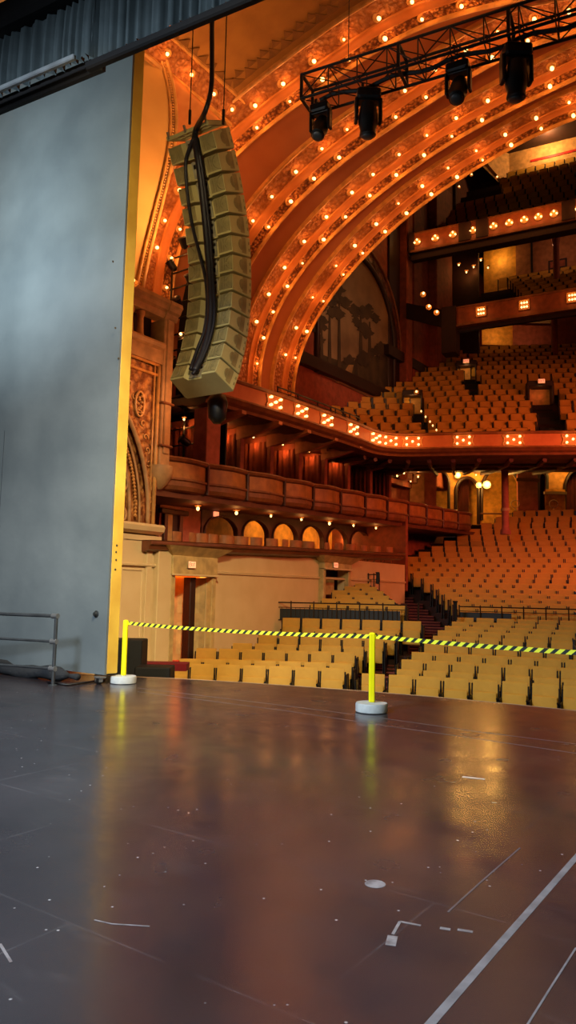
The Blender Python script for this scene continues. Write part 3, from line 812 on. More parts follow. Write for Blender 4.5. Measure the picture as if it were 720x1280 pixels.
# ================================================================== LEFT SIDE WALL, GRILLE, DOORS, BOXES
def sz(px, py, x=SX): return at(0, x, px, py).z
def sy(px, py, x=SX): return at(0, x, px, py).y
def extr(prof, y0, y1, name, m, parent=None, bow=None, n=1, smooth=False, slope=0.0, kind=None):
    """profile of (x, z) carried along Y"""
    rows = []
    for i in range(n + 1):
        u = i / n; y = y0 + (y1 - y0) * u; b = bow(u) if bow else 0
        rows.append([Vector((x + b, y, z + slope * (y - 13))) for x, z in prof])
    mb = MB(); mb.grid(rows)
    mb.add(rows[0], [tuple(range(len(prof)))]); mb.add(rows[-1], [tuple(range(len(prof) - 1, -1, -1))])
    o = mb.build(name, m, parent, smooth=smooth)
    if kind: o['kind'] = kind
    return o
YC0, YC1 = 8.6, sy(205, 386)
zc = sz(182, 373)                     # cornice level
z_fr = sz(182, 430); z_rail = sz(190, 412)
E2 = bpy.data.objects.new('trim_8', None); COL.objects.link(E2); E2['kind'] = 'structure'; E2.location = (SX, YC1, zc)
cor = [(-.3, .12), (.22, .12), (.24, .02), (.19, -.04), (.16, -.12), (.09, -.16), (.06, -.26), (.03, -.3), (-.3, -.3)]
extr([(SX + x, zc + z) for x, z in cor], YC0, YC1, 'cornice', M_tan, E2)
YP1 = sy(217, 400)
extr([(SX + .05 + x, zc + z - .02) for x, z in cor], YC1 - .02, YP1 + .03, 'cornice_block', M_tan, E2)
# gallery of stubby columns below the cornice
zf = sz(182, 424)
mb = MB(); mb.box((SX - .45, (YC0 + YC1) / 2, (zc + zf) / 2 - .2), (.05, YC1 - YC0, zc - zf + .2)); mb.build('niche_back', M_darkwood, E2)
extr([(SX + x, zf + z) for x, z in [(-.45, .04), (.1, .04), (.14, -.02), (.1, -.1), (.03, -.14), (-.45, -.14)]], YC0, YC1, 'sill_moulding', M_tan, E2)
for i in range(7):
    y = sy(165, 408) + (sy(178, 412) - sy(165, 408)) * (i - 5)
    if i == 6: y = sy(178, 413)
    mb = MB(); mb.lathe((SX - .08, y, zf + .04), [(.1, 0), (.1, .06), (.085, .1), (.07, zc - zf - .52), (.1, zc - zf - .44), (.1, zc - zf - .36)], 14); mb.build('column', mat('lit_stone', (214, 160, 96), .6), E2, smooth='auto')
# spandrel wall with the pierced organ grille
zb = sz(170, 655)                     # foot of the ornament
yA = sy(195, 600); yM = 9.2
mb = MB(); mb.box((SX - .35, (YC0 + YC1) / 2, (zf + zb) / 2), (.06, YC1 - YC0 + .3, zf - zb + .3)); struct('wall_left_grille', mb, M_grille)
gr = bpy.data.objects.new('trim_9', None); COL.objects.link(gr); gr['kind'] = 'structure'; gr.location = (SX, yM, zb)
# outer frame: flat border with relief
def ring_curve(a, b, cz, n=26): return [Vector((0, yM + a * math.cos(PI / 2 * i / n), cz + b * math.sin(PI / 2 * i / n))) for i in range(n + 1)]
aO = sy(188, 640) - yM; czO = sz(188, 645); bO = sz(157, 500) - czO + .9
def arc_y(z, a, b): 
    s = min(1, max(0, (z - czO) / b)); return yM + a * math.sqrt(max(0, 1 - s * s))
# spandrel ornament plate filling between the arch and the rectangular frame
rows = []
zs = [zb + (zf - .55 - zb) * i / 30 for i in range(31)]
mb = MB()
rows = [[Vector((SX - .1, max(arc_y(z, aO, bO), YC0), z)), Vector((SX - .1, yA + .02, z))] for z in zs]
mb.grid([[r[0] for r in rows], [r[1] for r in rows]])
mb.build('spandrel_ornament', M_grille, gr)
mb = MB()
for a_, b_, x_, r_ in ((aO, bO, SX - .08, .055), (aO - .16, bO - .16, SX - .2, .03), (aO - .42, bO - .42, SX - .26, .045)):
    pts = [Vector((x_, yM + a_ * math.cos(PI / 2 * i / 26), czO + b_ * math.sin(PI / 2 * i / 26))) for i in range(27)]
    mb.tube([pts[0] - Vector((0, 0, czO - zb))] + pts, r_, 8)
mb.build('arch_moulding', M_tan, gr, smooth=True)
mb = MB()                              # bead row following the arch
for i in range(60):
    a = PI / 2 * i / 60; mb.lathe((SX - .2, yM + (aO - .29) * math.cos(a), czO + (bO - .29) * math.sin(a)), [(.01, -.04), (.045, 0), (.01, .04)], 6)
mb.build('bead_row', M_rim, gr)
mb = MB()                              # lattice of rings inside the arch
for j in range(14):
    z = zb + .22 + j * .36
    for i in range(9):
        y = yM + .12 + i * .34 + (.17 if j % 2 else 0)
        if y < arc_y(z, aO - .52, bO - .52):
            pts = [Vector((SX - .24, y + .165 * math.cos(a), z + .17 * math.sin(a))) for a in [2 * PI * q / 14 for q in range(15)]]; mb.tube(pts, .035, 6, cap=False)
            mb.lathe((SX - .27, y, z), [(.03, 0), (.06, .02), (.03, .05)], 6, Matrix.Rotation(PI / 2, 3, 'Y'))
mb.build('ring_lattice', M_tan, gr, smooth=True)
mb = MB()                              # oval rosette and scrolls in the spandrel
q = at(0, SX - .06, 175, 505)
pts = [q + Vector((0, .14 * math.cos(a), .3 * math.sin(a))) for a in [2 * PI * i / 20 for i in range(21)]]; mb.tube(pts, .03, 6, cap=False)
for i in range(9):
    mb.lathe(q + Vector((0, .06 * math.cos(i * 2.4), -.2 + .05 * i)), [(.02, -.03), (.05, 0), (.02, .03)], 6)
for i in range(16):
    z = zb + .3 + i * .3; y = (arc_y(z, aO, bO) + yA) / 2
    if yA - arc_y(z, aO, bO) > .1:
        pts = [Vector((SX - .08, y + .09 * math.cos(a + i) * (1 - k / 16), z + .09 * math.sin(a + i) * (1 - k / 16))) for k, a in enumerate([5.5 * k / 12 for k in range(13)])]; mb.tube(pts, .016, 5)
mb.build('scroll_relief', M_rim, gr, smooth=True)
mb = MB()                              # straight frame mouldings
for y_, r_ in ((yA, .05), (yA - .13, .022)):
    mb.tube([(SX - .05, y_, zb), (SX - .05, y_, zf - .5)], r_, 8)
for z_ in (zf - .5, zf - .75): mb.tube([(SX - .05, YC0, z_), (SX - .05, yA, z_)], .035, 8)
mb.build('frame_moulding', M_rim, gr, smooth=True)
mb = MB(); mb.box((SX - .02, (YC0 + YC1) / 2, zf - .3), (.1, YC1 - YC0, .36)); mb.build('frieze_board', M_tan, gr)
extr([(SX + x, zb + z) for x, z in [(-.35, .03), (.1, .03), (.16, -.03), (.12, -.14), (.02, -.2), (-.35, -.2)]], YC0, sy(201, 655), 'base_moulding', M_cream, gr)
# pilaster at the corner, ending in a corbel
yp0, yp1 = YC1 + .08, YP1 - .06; zpb = sz(212, 585)
pl = bpy.data.objects.new('trim_10', None); COL.objects.link(pl); pl['kind'] = 'structure'; pl.location = (SX, yp0, zpb)
mb = MB(); mb.box((SX - .25, (YC1 + YP1) / 2, (zc - .3 + zpb) / 2), (.6, YP1 - YC1, zc - .3 - zpb), bev=.02); mb.box((SX + .04, (yp0 + yp1) / 2, (zc - .3 + zpb) / 2 + .15), (.1, yp1 - yp0, zc - .3 - zpb - .3), bev=.02)
mb.build('pilaster_shaft', M_tan, pl)
mb = MB(); mb.lathe((SX - .1, (YC1 + YP1) / 2, zpb - .55), [(.05, 0), (.18, .12), (.3, .32), (.33, .5), (.33, .56)], 14); mb.build('corbel', M_tan, pl, smooth='auto')
mb = MB()
for py in (507, 560): mb.box((SX - .2, (YC1 + YP1) / 2, sz(212, py)), (.66, YP1 - YC1 + .06, .06), bev=.02)
mb.build('moulding_band', M_mold, pl)
mb = MB(); mb.box((SX - .5, (YC1 + 8) / 2, (zc + 3) / 2), (.1, YC1 - 8, zc - 3)); struct('wall_left_backing', mb, M_darkwood)

# ---- lower cream wall with doors
ZT = 2.62
Y_A, Y_B = 8.4, 26.0
def side_wall(name, m, y0, y1, z0, z1, holes, x=SX, th=.25):
    ys = sorted({y0, y1, *[h[0] for h in holes], *[h[1] for h in holes]}); zs = sorted({z0, z1, *[h[2] for h in holes], *[h[3] for h in holes]})
    mb = MB()
    for a, b_ in zip(ys, ys[1:]):
        for c_, d_ in zip(zs, zs[1:]):
            if any(h[0] <= a and b_ <= h[1] and h[2] <= c_ and d_ <= h[3] for h in holes): continue
            mb.box((x - th / 2, (a + b_) / 2, (c_ + d_) / 2), (th, b_ - a, d_ - c_))
    return struct(name, mb, m)
d1 = (sy(212, 760), sy(258, 760), -.3, sz(230, 720)); d2 = (sy(402, 720), sy(430, 720), 0, sz(415, 712.5))
side_wall('wall_left', M_cream, Y_A, Y_B, -1.9, ZT + .02, [d1, d2])
side_wall('wall_left_upper', M_cream, Y_A, sy(203, 650), ZT, sz(170, 668), [])
mb = MB(); mb.box((SX - 1.7, (d1[0] + d1[1]) / 2 - .4, -.33), (3.4, 3.6, .06)); struct('floor_lobby', mb, M_carpet)
M_lobby = mat('lobby_orange_wall', (232, 140, 50), .7)
mb = MB(); mb.box((SX - 2.2, d1[1] + .3, .85), (.1, 5, 2.3)); mb.box((SX - 1.3, d1[1] + 1.6, .85), (1.9, .1, 2.3)); mb.box((SX - 1.3, d1[0] - 1.6, .85), (1.9, .1, 2.3)); mb.box((SX - 1.3, d1[0] + .6, 1.98), (1.9, 5, .04)); struct('wall_lobby', mb, M_lobby)
point((SX - .9, d1[0] + 1.2, 1.6), 200, (1, .45, .12), .15); point((SX - 1.3, d1[1] - .1, .5), 90, (1, .45, .12), .15)
# pilaster strips left of the door
st_ = bpy.data.objects.new('trim_11', None); COL.objects.link(st_); st_['kind'] = 'structure'; st_.location = (SX, d1[0], -.9)
for px0, px1, x_ in ((179, 186, .06), (190, 208, .16)):
    y0, y1 = sy(px0, 760), sy(px1, 760); mb = MB(); mb.box((SX + x_ / 2, (y0 + y1) / 2, (ZT - 1.2) / 2 + .02), (x_, y1 - y0, ZT + 1.1), bev=.015); mb.build('pilaster', M_cream, st_)
for z_ in (sz(175, 706), ):
    mb = MB(); mb.box((SX + .04, (Y_A + d1[0]) / 2, z_), (.08, d1[0] - Y_A, .07), bev=.02); mb.build('dado_moulding', M_cream, st_)
# recessed wall panels as slim frames
mb = MB()
for y0, y1, z0, z1 in ((sy(150, 760), sy(176, 760), -.2, sz(165, 712)), (10.0, sy(146, 760), -.2, sz(165, 712))):
    for a, b_ in (((y0, z0), (y1, z0)), ((y1, z0), (y1, z1)), ((y1, z1), (y0, z1)), ((y0, z1), (y0, z0))): mb.tube([(SX, a[0], a[1]), (SX, b_[0], b_[1])], .025, 6)
mb.build('panel_moulding', M_cream, st_)
extr([(SX + x, sz(350, 716) * 0 + z) for x, z in [(0, 2.02), (.06, 2.0), (.05, 1.95), (0, 1.93)]], d1[1] + .2, Y_B, 'picture_rail', M_cream, st_)
M_surr = mat('door_surround_paint', (206, 176, 112), .6)
def door_case(d, name, zt, exit_px, exit_py, sc=1.0, lab=''):
    y0, y1, z0, z1 = d; w_ = .16 * sc
    t = bpy.data.objects.new(name, None); COL.objects.link(t); t['kind'] = 'structure'; t.location = (SX, (y0 + y1) / 2, z0)
    for y in (y0 - w_ / 2, y1 + w_ / 2):
        mb = MB(); mb.box((SX + .08, y, (z0 + z1) / 2), (.18, w_, z1 - z0), bev=.015); mb.build('jamb', M_surr, t)
    mb = MB(); mb.box((SX + .1, (y0 + y1) / 2, (z1 + zt) / 2), (.22, y1 - y0 + 2 * w_, zt - z1), bev=.015); mb.build('header', M_surr, t)
    mb = MB(); mb.box((SX + .12, (y0 + y1) / 2, z1 + .02), (.26, y1 - y0 + 2 * w_, .05), bev=.01); mb.build('header_moulding', M_cream, t)
    mb = MB(); mb.add([(SX, y0 - .5 * sc, zt + .22), (SX + .42, y0 - .5 * sc, zt + .22), (SX + .42, y1 + .5 * sc, zt + .22), (SX, y1 + .5 * sc, zt + .22), (SX, y0 - w_, zt), (SX + .2, y0 - w_, zt), (SX + .2, y1 + w_, zt), (SX, y1 + w_, zt)],
                      [(0, 1, 2, 3), (7, 6, 5, 4), (0, 4, 5, 1), (1, 5, 6, 2), (2, 6, 7, 3)]); mb.build('cornice', M_surr, t)
    p = at(0, SX + .23, exit_px, exit_py)
    return t, p
c1, pe = door_case(d1, 'door_1', ZT - .28, 239, 706)
def exit_sign(p, s, label, rz=0, n=Vector((1, 0, 0))):
    t = thing('exit_sign', label, 'exit sign', p - Vector((0, 0, .12 * s)))
    u = Vector((0, 0, 1)).cross(n).normalized(); R = Matrix((n, u, Vector((0, 0, 1)))).transposed()
    mb = MB(); mb.box(p, (.08 * s, .36 * s, .24 * s), R=R, bev=.01); mb.build('housing', mat('sign_housing', (190, 160, 110), .5), t)
    mb = MB(); mb.box(p + n * .045 * s, (.012, .32 * s, .2 * s), R=R); f = mb.build('lit_face', M_exit, t)
    mb = MB(); q0 = p + n * .056 * s                                # the four red letters
    def seg(a, b_): 
        A_ = q0 + u * a[0] * s + Vector((0, 0, a[1] * s)); B_ = q0 + u * b_[0] * s + Vector((0, 0, b_[1] * s)); mb.tube([A_, B_], .008 * s, 4)
    for x0, L_ in ((-.13, 'E'), (-.06, 'X'), (.015, 'I'), (.06, 'T')):
        w_ = .05; h_ = .055
        if L_ == 'E':
            seg((x0, -h_), (x0, h_)); [seg((x0, z), (x0 + w_, z)) for z in (-h_, 0, h_)]
        if L_ == 'X': seg((x0, -h_), (x0 + w_, h_)); seg((x0, h_), (x0 + w_, -h_))
        if L_ == 'I': seg((x0 + .02, -h_), (x0 + .02, h_))
        if L_ == 'T': seg((x0, h_), (x0 + .06, h_)); seg((x0 + .03, h_), (x0 + .03, -h_))
    mb.build('letters', M_red, f)
    return t
exit_sign(pe, .78, 'small glowing exit sign above the open side door')
c2, pe2 = door_case((d2[0], d2[1], d2[2], d2[3]), 'door_2', ZT - .16, 419, 706.5, 1.0)
exit_sign(pe2, .75, 'small glowing exit sign above the farther side door by the seats')
M_doorleaf = mat('cream_door_paint', (198, 160, 98), .5)
# open leaf of door 1
hy = sy(258, 760); a = Vector((SX + .0, hy, 0)); e_ = at(0, SX + .0, 238, 760); 
lf = bpy.data.objects.new('door_3', None); COL.objects.link(lf); lf['kind'] = 'structure'; lf.location = (SX, hy, -.9)
L0 = Vector((SX - .05, hy, 0)); L1 = Vector((SX - .75, d1[0] + .85, 0)); dl = (L1 - L0).normalized(); nl = Vector((-dl.y, dl.x, 0)); LW = (L1 - L0).length
zm = (d1[2] + d1[3]) / 2; hh = d1[3] - d1[2] - .05
mb = MB(); mb.box((L0 + L1) / 2 + Vector((0, 0, zm)), (LW, .05, hh), math.atan2(dl.y, dl.x), bev=.008); mb.build('leaf', M_doorleaf, lf)
mb = MB()
for zc_, h_ in ((d1[2] + hh * .75, hh * .34), (d1[2] + hh * .28, hh * .38)):
    for s in (-1, 1): mb.box((L0 + L1) / 2 + nl * s * .03 + Vector((0, 0, zc_)), (LW * .66, .012, h_), math.atan2(dl.y, dl.x), bev=.004)
mb.build('leaf_panel', M_surr, lf)
mb = MB(); q = L0 + dl * (LW - .09) + Vector((0, 0, .15)); mb.tube([q - nl * .07, q - nl * .07 + Vector((0, 0, .5))], .014, 6); mb.build('door_handle', M_dark, lf)
mb = MB(); y = d1[0] + .82; mb.box((SX - .12, y, zm), (.24, .2, hh), bev=.01); mb.build('mullion', M_darkwood, c1)
mb = MB(); mb.box((SX - .6, (d2[0] + d2[1]) / 2, .8), (.06, 2, 3)); mb.build('dark_lobby_screen', M_redwall, c2)
mb = MB(); mb.box((SX - .3, (d2[0] + d2[1]) / 2 - .1, d2[3] - .55), (.05, (d2[1] - d2[0]) * .9, .5)); mb.build('leaf', M_doorleaf, c2)

# ---- tiers of boxes
YB = [12.8, 14.5, 16.2, 18.0, 19.6, 21.3, 23.0, 24.7, 26.5, 28.2, 29.9, 31.6, 33.2]
XP, XF, XR = -14.5, -12.8, -17.2        # partition line, parapet line, rear wall
SL = .028
def zl(y, z): return z + SL * (y - 13)
zt2, zb2 = sz(200, 570, XF), sz(200, 611, XF)
zl1 = sz(190, 679, -12.4)
# lower ledge
lg = bpy.data.objects.new('trim_12', None); COL.objects.link(lg); lg['kind'] = 'structure'; lg.location = (-12.4, 19, zl1)
yl0, yl1 = sy(187, 680, -12.4), sy(503, 696, -12.4); SLL = (sz(503, 694, -12.4) - zl1) / (yl1 - yl0)
n = 60; rows = []
prof = [(-.35, .06), (.03, .06), (.05, .02), (.04, -.03), (-.02, -.05), (-.05, -.14), (-.12, -.17), (-.2, -.19), (-.35, -.19)]
for i in range(n + 1):
    y = yl0 + (yl1 - yl0) * i / n; b = .1 * math.sin(PI * (((y - 12.8) / 1.7 * .5) % 1)) if y > 14 else .02
    rows.append([Vector((-12.4 + x + (b if x > -.3 else 0), y, zl1 + z + SLL * (y - yl0))) for x, z in prof])
mb = MB(); mb.grid(rows); mb.add(rows[0], [tuple(range(9))]); mb.add(rows[-1], [tuple(range(8, -1, -1))]); mb.build('ledge_moulding', mat('ledge_wood', (112, 62, 36), .4), lg, smooth='auto')
mb = MB(); rows2 = [[r[0] + Vector((-.02, 0, .02)), r[2] + Vector((-.01, 0, .05))] for r in rows]; mb.grid(rows2); mb.build('ledge_cap', mat('ledge_plush', (178, 96, 56), .7), lg)
# tier floors, rear wall, arcade, soffits
def slab(name, m, x0, x1, y0, y1, z, th, sl=SL):
    mb = MB(); mb.hexa([(x0, y0, zl(y0, z) - th), (x1, y0, zl(y0, z) - th), (x1, y1, zl(y1, z) - th), (x0, y1, zl(y1, z) - th)], [(x0, y0, zl(y0, z)), (x1, y0, zl(y0, z)), (x1, y1, zl(y1, z)), (x0, y1, zl(y1, z))]); return struct(name, mb, m)
slab('floor_lower_boxes', M_carpet, XR, -12.95, 12.3, 26.4, 2.15, .12, 0)
slab('floor_upper_boxes', M_soffit, XR, XF - .05, 12.6, 34.2, zb2 - .0, .16)
mb = MB(); mb.box((XR, 23.5, 5.2), (.12, 22.5, 6.4)); struct('wall_left_rear', mb, M_pink)
slab('ceiling_boxes', M_soffit, XR - .1, -13.35, 16.9, 30, 6.62, .06)
M_arc = mat('arcade_wood', (84, 42, 28), .5)
# arcade of dark posts with arches behind the lower boxes
def arcade(x, ya, yb, zf_, ztop, name, m, open_w=.86, rise=.6, th=.16):
    """one bay of wall with an arched opening"""
    yc = (ya + yb) / 2; w_ = (yb - ya) * open_w / 2; zs_ = ztop - rise
    pts = [(yc - w_, zf_)] + [(yc - w_ * math.cos(PI * i / 14), zs_ - .05 + (rise - .12) * math.sin(PI * i / 14)) for i in range(15)] + [(yc + w_, zf_)]
    outer = [(ya, zf_), (ya, ztop)] + [(ya + (yb - ya) * i / 12, ztop) for i in range(1, 13)] + [(yb, ztop), (yb, zf_)]
    outer = [(ya, zf_)] + [(ya + (yb - ya) * i / 14, ztop) for i in range(15)] + [(yb, zf_)]
    mb = MB()
    rws = [[Vector((x + th / 2, y, z)) for y, z in outer], [Vector((x + th / 2, y, z)) for y, z in pts], [Vector((x - th / 2, y, z)) for y, z in pts], [Vector((x - th / 2, y, z)) for y, z in outer]]
    mb.grid(rws); mb.tube([r + Vector((.03, 0, 0)) for r in rws[1]], .035, 6)
    return mb
for i in range(2, 8):
    ya, yb = YB[i], YB[i + 1]
    mb = arcade(XP, ya, yb, zl(ya, 2.3), zl(ya, zb2 - .12), '', None); struct('wall_arcade' + ('.%03d' % i), mb, M_arc)
mb = MB(); mb.box((XP - .0, (YB[1] + YB[2]) / 2 + .0, 3.05), (.1, 1.68, 1.6)); struct('wall_box_red', mb, M_pink)
mb = MB(); mb.box((XP, 13.0, 3.05), (.1, 1.4, 1.6)); struct('wall_box_end', mb, M_redwall)
# framed doorway at the stage end of the lower boxes
bd = bpy.data.objects.new('door_4', None); COL.objects.link(bd); bd['kind'] = 'structure'; bd.location = (XP, 13.4, 2.3)
def on_xp(px, py): return at(0, XP + .08, px, py)
a, b_ = on_xp(206, 650), on_xp(225, 650)
for p in (a, b_): 
    mb = MB(); mb.box((XP + .1, p.y, 2.95), (.1, .14, 1.4), bev=.01); mb.build('jamb', M_wood, bd)
mb = MB(); mb.box((XP + .12, (a.y + b_.y) / 2, 3.66), (.16, b_.y - a.y + .5, .14), bev=.02); mb.build('lintel', M_wood, bd)
mb = MB(); mb.box((XP + .07, a.y + (b_.y - a.y) * .3, 2.95), (.03, (b_.y - a.y) * .4, 1.3)); mb.build('lit_leaf', M_doorleaf, bd)
mb = MB(); mb.box((XP + .065, a.y + (b_.y - a.y) * .72, 2.95), (.03, (b_.y - a.y) * .42, 1.3)); mb.build('dark_leaf', M_darkwood, bd)
# side of the lower floor beyond the last lower box
side_wall('wall_left_far', M_redwall, Y_B + .4, 42, 1.0, zl(33, zb2) - .05, [], x=-14.9)
mb = MB(); mb.box((-14.9, Y_B + .25, 3.1), (4.4, .2, 2.9)); struct('wall_left_return', mb, M_redwall)
# lit cream wall behind the arcade openings
for i, (k, on_) in enumerate(((2, 0), (3, 0), (4, 1), (5, 1), (6, 1), (7, 1))):
    y = (YB[k] + YB[k + 1]) / 2
    if on_: point((XP - .9, y + .5, 3.7), 22, (1, .5, .12), .1)
mb = MB(); mb.box((XP - 1.6, 23, 3.4), (.08, 10, 2.3)); struct('wall_corridor', mb, M_yellowwall)
# upper parapet: one bowed front per box
pp = bpy.data.objects.new('trim_13', None); COL.objects.link(pp); pp['kind'] = 'structure'; pp.location = (XF, 23, zb2)
hgt = zt2 - zb2
for i in range(len(YB) - 1):
    ya, yb = YB[i], YB[i + 1]; bow = lambda u: .16 * math.sin(PI * u)
    extr([(XF - .12, zt2 + .04), (XF + .07, zt2 + .04), (XF + .1, zt2), (XF + .07, zt2 - .06), (XF, zt2 - .09), (XF - .12, zt2 - .09)], ya, yb, 'top_rail', M_mold, pp, bow, 8, False, SL)
    extr([(XF - .06, zt2 - .1), (XF + .02, zt2 - .1), (XF + .02, zb2 + .3), (XF - .06, zb2 + .3)], ya + .04, yb - .04, 'front_panel', M_panelgold, pp, bow, 8, False, SL)
    extr([(XF - .12, zb2 + .32), (XF + .06, zb2 + .32), (XF + .07, zb2 + .27), (XF + .02, zb2 + .24), (XF + .03, zb2 + .12), (XF - .02, zb2 + .02), (XF - .12, zb2 - .02), (XF - .2, zb2)], ya, yb, 'lower_moulding', M_mold, pp, bow, 8, False, SL)
    mb = MB(); mb.box((XF + .03, ya, zl(ya, (zt2 + zb2) / 2)), (.14, .09, hgt + .04), bev=.02); mb.build('divider_post', M_wood, pp)
mb = MB(); mb.box((XF - .4, 12.62, zl(13, (zt2 + zb2) / 2)), (.9, .12, hgt + .1)); mb.build('end_panel', M_wood, pp)
# partitions, brackets and drapes of the upper boxes
M_brk = mat('bracket_plaster', (190, 118, 72), .6)
zs2 = 6.62
names = 'first second third fourth fifth sixth seventh eighth'.split()
def drape(x0, x1, y, z0, z1, label):
    n = max(12, int((x1 - x0) / .03)); rows = []
    for z, k in ((z0, 1), ((z0 + z1) / 2, .85), (z1, .6)):
        rows.append([Vector((x0 + (x1 - x0) * j / n, y + .05 * k * math.sin(j * .95) + .015 * math.sin(j * 2.7), z)) for j in range(n + 1)])
    mb = MB(); mb.grid(rows); o = mb.build('drape', M_drape, smooth=True); tag(o, label, 'drape', 'drapes of the upper boxes'); return o
for j, i in enumerate(range(2, 10)):
    y = YB[i]; z0 = zl(y, zb2)
    mb = MB(); mb.box(((XP + XR) / 2, y + .06, (z0 + zl(y, zs2)) / 2 - .03), (XP - XR, .1, zl(y, zs2) - z0 - .1)); mb.box((XP, y + .02, (z0 + zl(y, zs2)) / 2 - .03), (.16, .2, zl(y, zs2) - z0 - .1), bev=.02)
    struct('wall_partition' + ('.%03d' % j), mb, M_redwall)
    drape(XP - 1.55, XP - .1, y - .07, z0 + .02, zl(y, zs2) - .3, 'rust coloured drape hanging in the upper boxes, %s from the stage end' % names[j])
    mb = MB(); t_ = zl(y, zs2) - .07; mb.prism([(XP - .1, y - .09, t_), (XF - .15, y - .09, t_), (XF - .15, y - .09, t_ - .1), (XP + .5, y - .09, t_ - .34), (XP - .1, y - .09, t_ - .42)], (0, .2, 0))
    struct('trim_bracket' + ('.%03d' % j), mb, M_brk)
    if j in (0, 1, 2, 3, 4, 5): bulb(Vector((XP - .5, y - .28, zl(y, zs2) - .07)), Vector((0, 0, -1)), 'bulb glowing over the drape in the upper boxes, %s from the stage end' % names[j], 'bulbs over the upper box drapes', 9, .7)
# ceiling bulbs of the lower boxes
for j, (px, py) in enumerate([(248, 619), (296, 625), (339, 631), (377, 636.5), (412, 641), (442, 647), (470, 652), (494, 656)]):
    zz = zb2 - .17; x_ = -13.55
    y = at(0, x_, px, py).y; p = Vector((x_, y, zl(y, zb2 - .17)))
    bulb(p, Vector((0, 0, -1)), 'bulb on the ceiling of the lower boxes, %s from the stage end' % names[j], 'ceiling bulbs of the lower boxes', 6, 1.0 if j in (0, 1, 4) else .75)
p = at(0, XP + .1, 270, 643); mb = MB(); mb.box(p, (.08, .2, .16), bev=.01); tag(mb.build('wall_lamp', M_exit), 'small square lit lamp on the dark arcade behind the lower boxes', 'wall lamp')
mb = MB(); mb.lathe(at(0, XP - .5, 440, 659), [(.02, -.14), (.1, -.1), (.14, 0), (.1, .1), (.02, .14)], 14); tag(mb.build('globe_lamp', M_globe, smooth=True), 'glowing yellow globe lamp behind the lower box arches', 'lamp')
# chairs in the boxes
bc = thing('box_chair', 'x', 'chair', (0, 0, 0))
def bx(mbf, name, m): mb = MB(); mbf(mb); return mb.build(name, m, bc, local=True, smooth='auto')
M_boxch = mat('box_chair_wood', (178, 112, 62), .5)
def fb(mb):
    rws = [[Vector((.27 * math.sin(a), -.24 * math.cos(a) * -1 - .02, z)) for a in [(-1.25 + 2.5 * i / 12) for i in range(13)]] for z in (.45, .62, .8)]
    mb.grid(rws); rws2 = [[p * .93 + Vector((0, 0, p.z * .07)) for p in r] for r in rws]; mb.grid(rws2[::-1]); mb.grid([rws[-1], rws2[-1]])
bx(fb, 'backrest', M_boxch)
bx(lambda mb: mb.lathe((0, 0, .4), [(.2, 0), (.235, .02), (.235, .07), (.2, .09)], 16), 'seat', M_seat)
for sx in (-1, 1):
    for sy_ in (-1, 1): bx(lambda mb: mb.tube([(sx * .15, sy_ * .15, .41), (sx * .2, sy_ * .2, 0)], .018, 6), 'leg', M_wood)
cnt = 0
for row, (x_, z_, pxs, wh) in enumerate((( -13.28, 2.16, (216, 235, 250, 262, 282, 300, 318, 338, 352, 368, 384, 404, 420, 437, 452, 468, 484, 500), 'lower'), (-13.3, zb2, (236, 292, 322, 352), 'upper'))):
    for j, px in enumerate(pxs):
        y = at(0, x_, px, 670 if row == 0 else 580).y
        if row == 0 and y > 26: continue
        rz = PI * .55 + rnd.uniform(-.5, .5) + PI
        lab = 'curved wooden chair in the %s boxes, %s from the stage end' % (wh, ordn(j + 1))
        if cnt == 0: bc.location = (x_, y, zl(y, z_)); bc.rotation_euler = (0, 0, rz); bc['label'] = lab; bc['group'] = 'chairs in the lower boxes'
        else: dup(bc, (x_, y, zl(y, z_)), rz, lab, 'chairs in the %s boxes' % wh)
        cnt += 1
# dark equipment tower between the pilaster and the boxes
tw_ = thing('lighting_tower', 'black scaffold tower with stage lamps in the dark slot behind the pilaster', 'lighting tower', (-13.9, 16.05, 3.9))
XT0, XT1, YT = at(1, 15.9, 208, 450).x, at(1, 15.9, 254, 450).x, 16.2
mb = MB(); mb.box(((XT0 + XT1) / 2 - .3, YT + .5, 8.4), (XT1 - XT0 + 1.2, .06, 8.6)); struct('wall_left_slot', mb, M_black)
mb = MB(); mb.box((XT0 - .6, 15.3, 6.1), (.06, 2, 4.0)); struct('wall_left_slot_side', mb, M_darkwood)
for x_ in (XT0, (XT0 + XT1) / 2, XT1 - .1):
    mb = MB(); mb.tube([(x_, YT - .2, 4.1), (x_, YT - .2, 12.4)], .035, 6); mb.build('upright', M_dark, tw_)
mb = MB()
for k in range(17): z = 4.3 + k * .5; mb.tube([(XT0 - .1, YT - .2, z), (XT1, YT - .2, z + .02)], .025, 6)
mb.build('rung', M_dark, tw_)
for k in range(13):
    z = 4.6 + k * .62; x_ = XT0 + .15 + (XT1 - XT0 - .3) * ((k * .37) % 1)
    R = Matrix.Rotation(.9 + .3 * math.sin(k), 3, 'X') @ Matrix.Rotation(.3 * math.cos(k * 2), 3, 'Y')
    mb = MB(); mb.lathe((x_, YT - .45, z), [(.05, -.18), (.11, -.12), (.12, .08), (.15, .16), (.12, .17)], 12, R); h = mb.build('lamp_can', M_dark, tw_, smooth='auto')
    mb = MB(); mb.lathe((x_, YT - .45, z), [(.11, .172), (.02, .18)], 12, R); mb.build('lens', mat('lens_glass', (50, 54, 56), .4), h, smooth=True)
p = at(1, 15.7, 228, 419.5); bulb(p, Vector((.3, -1, .1)), 'orange bulb glowing in the dark slot left of the speaker array', 'bulb in the slot', 8)
p = at(0, SX + .42, 166, 354.5); bulb(p, Vector((.7, -.7, .3)), 'white hot bulb resting on the cornice beside the yellow panel edge', 'bulb on the cornice', 8, 1.1)
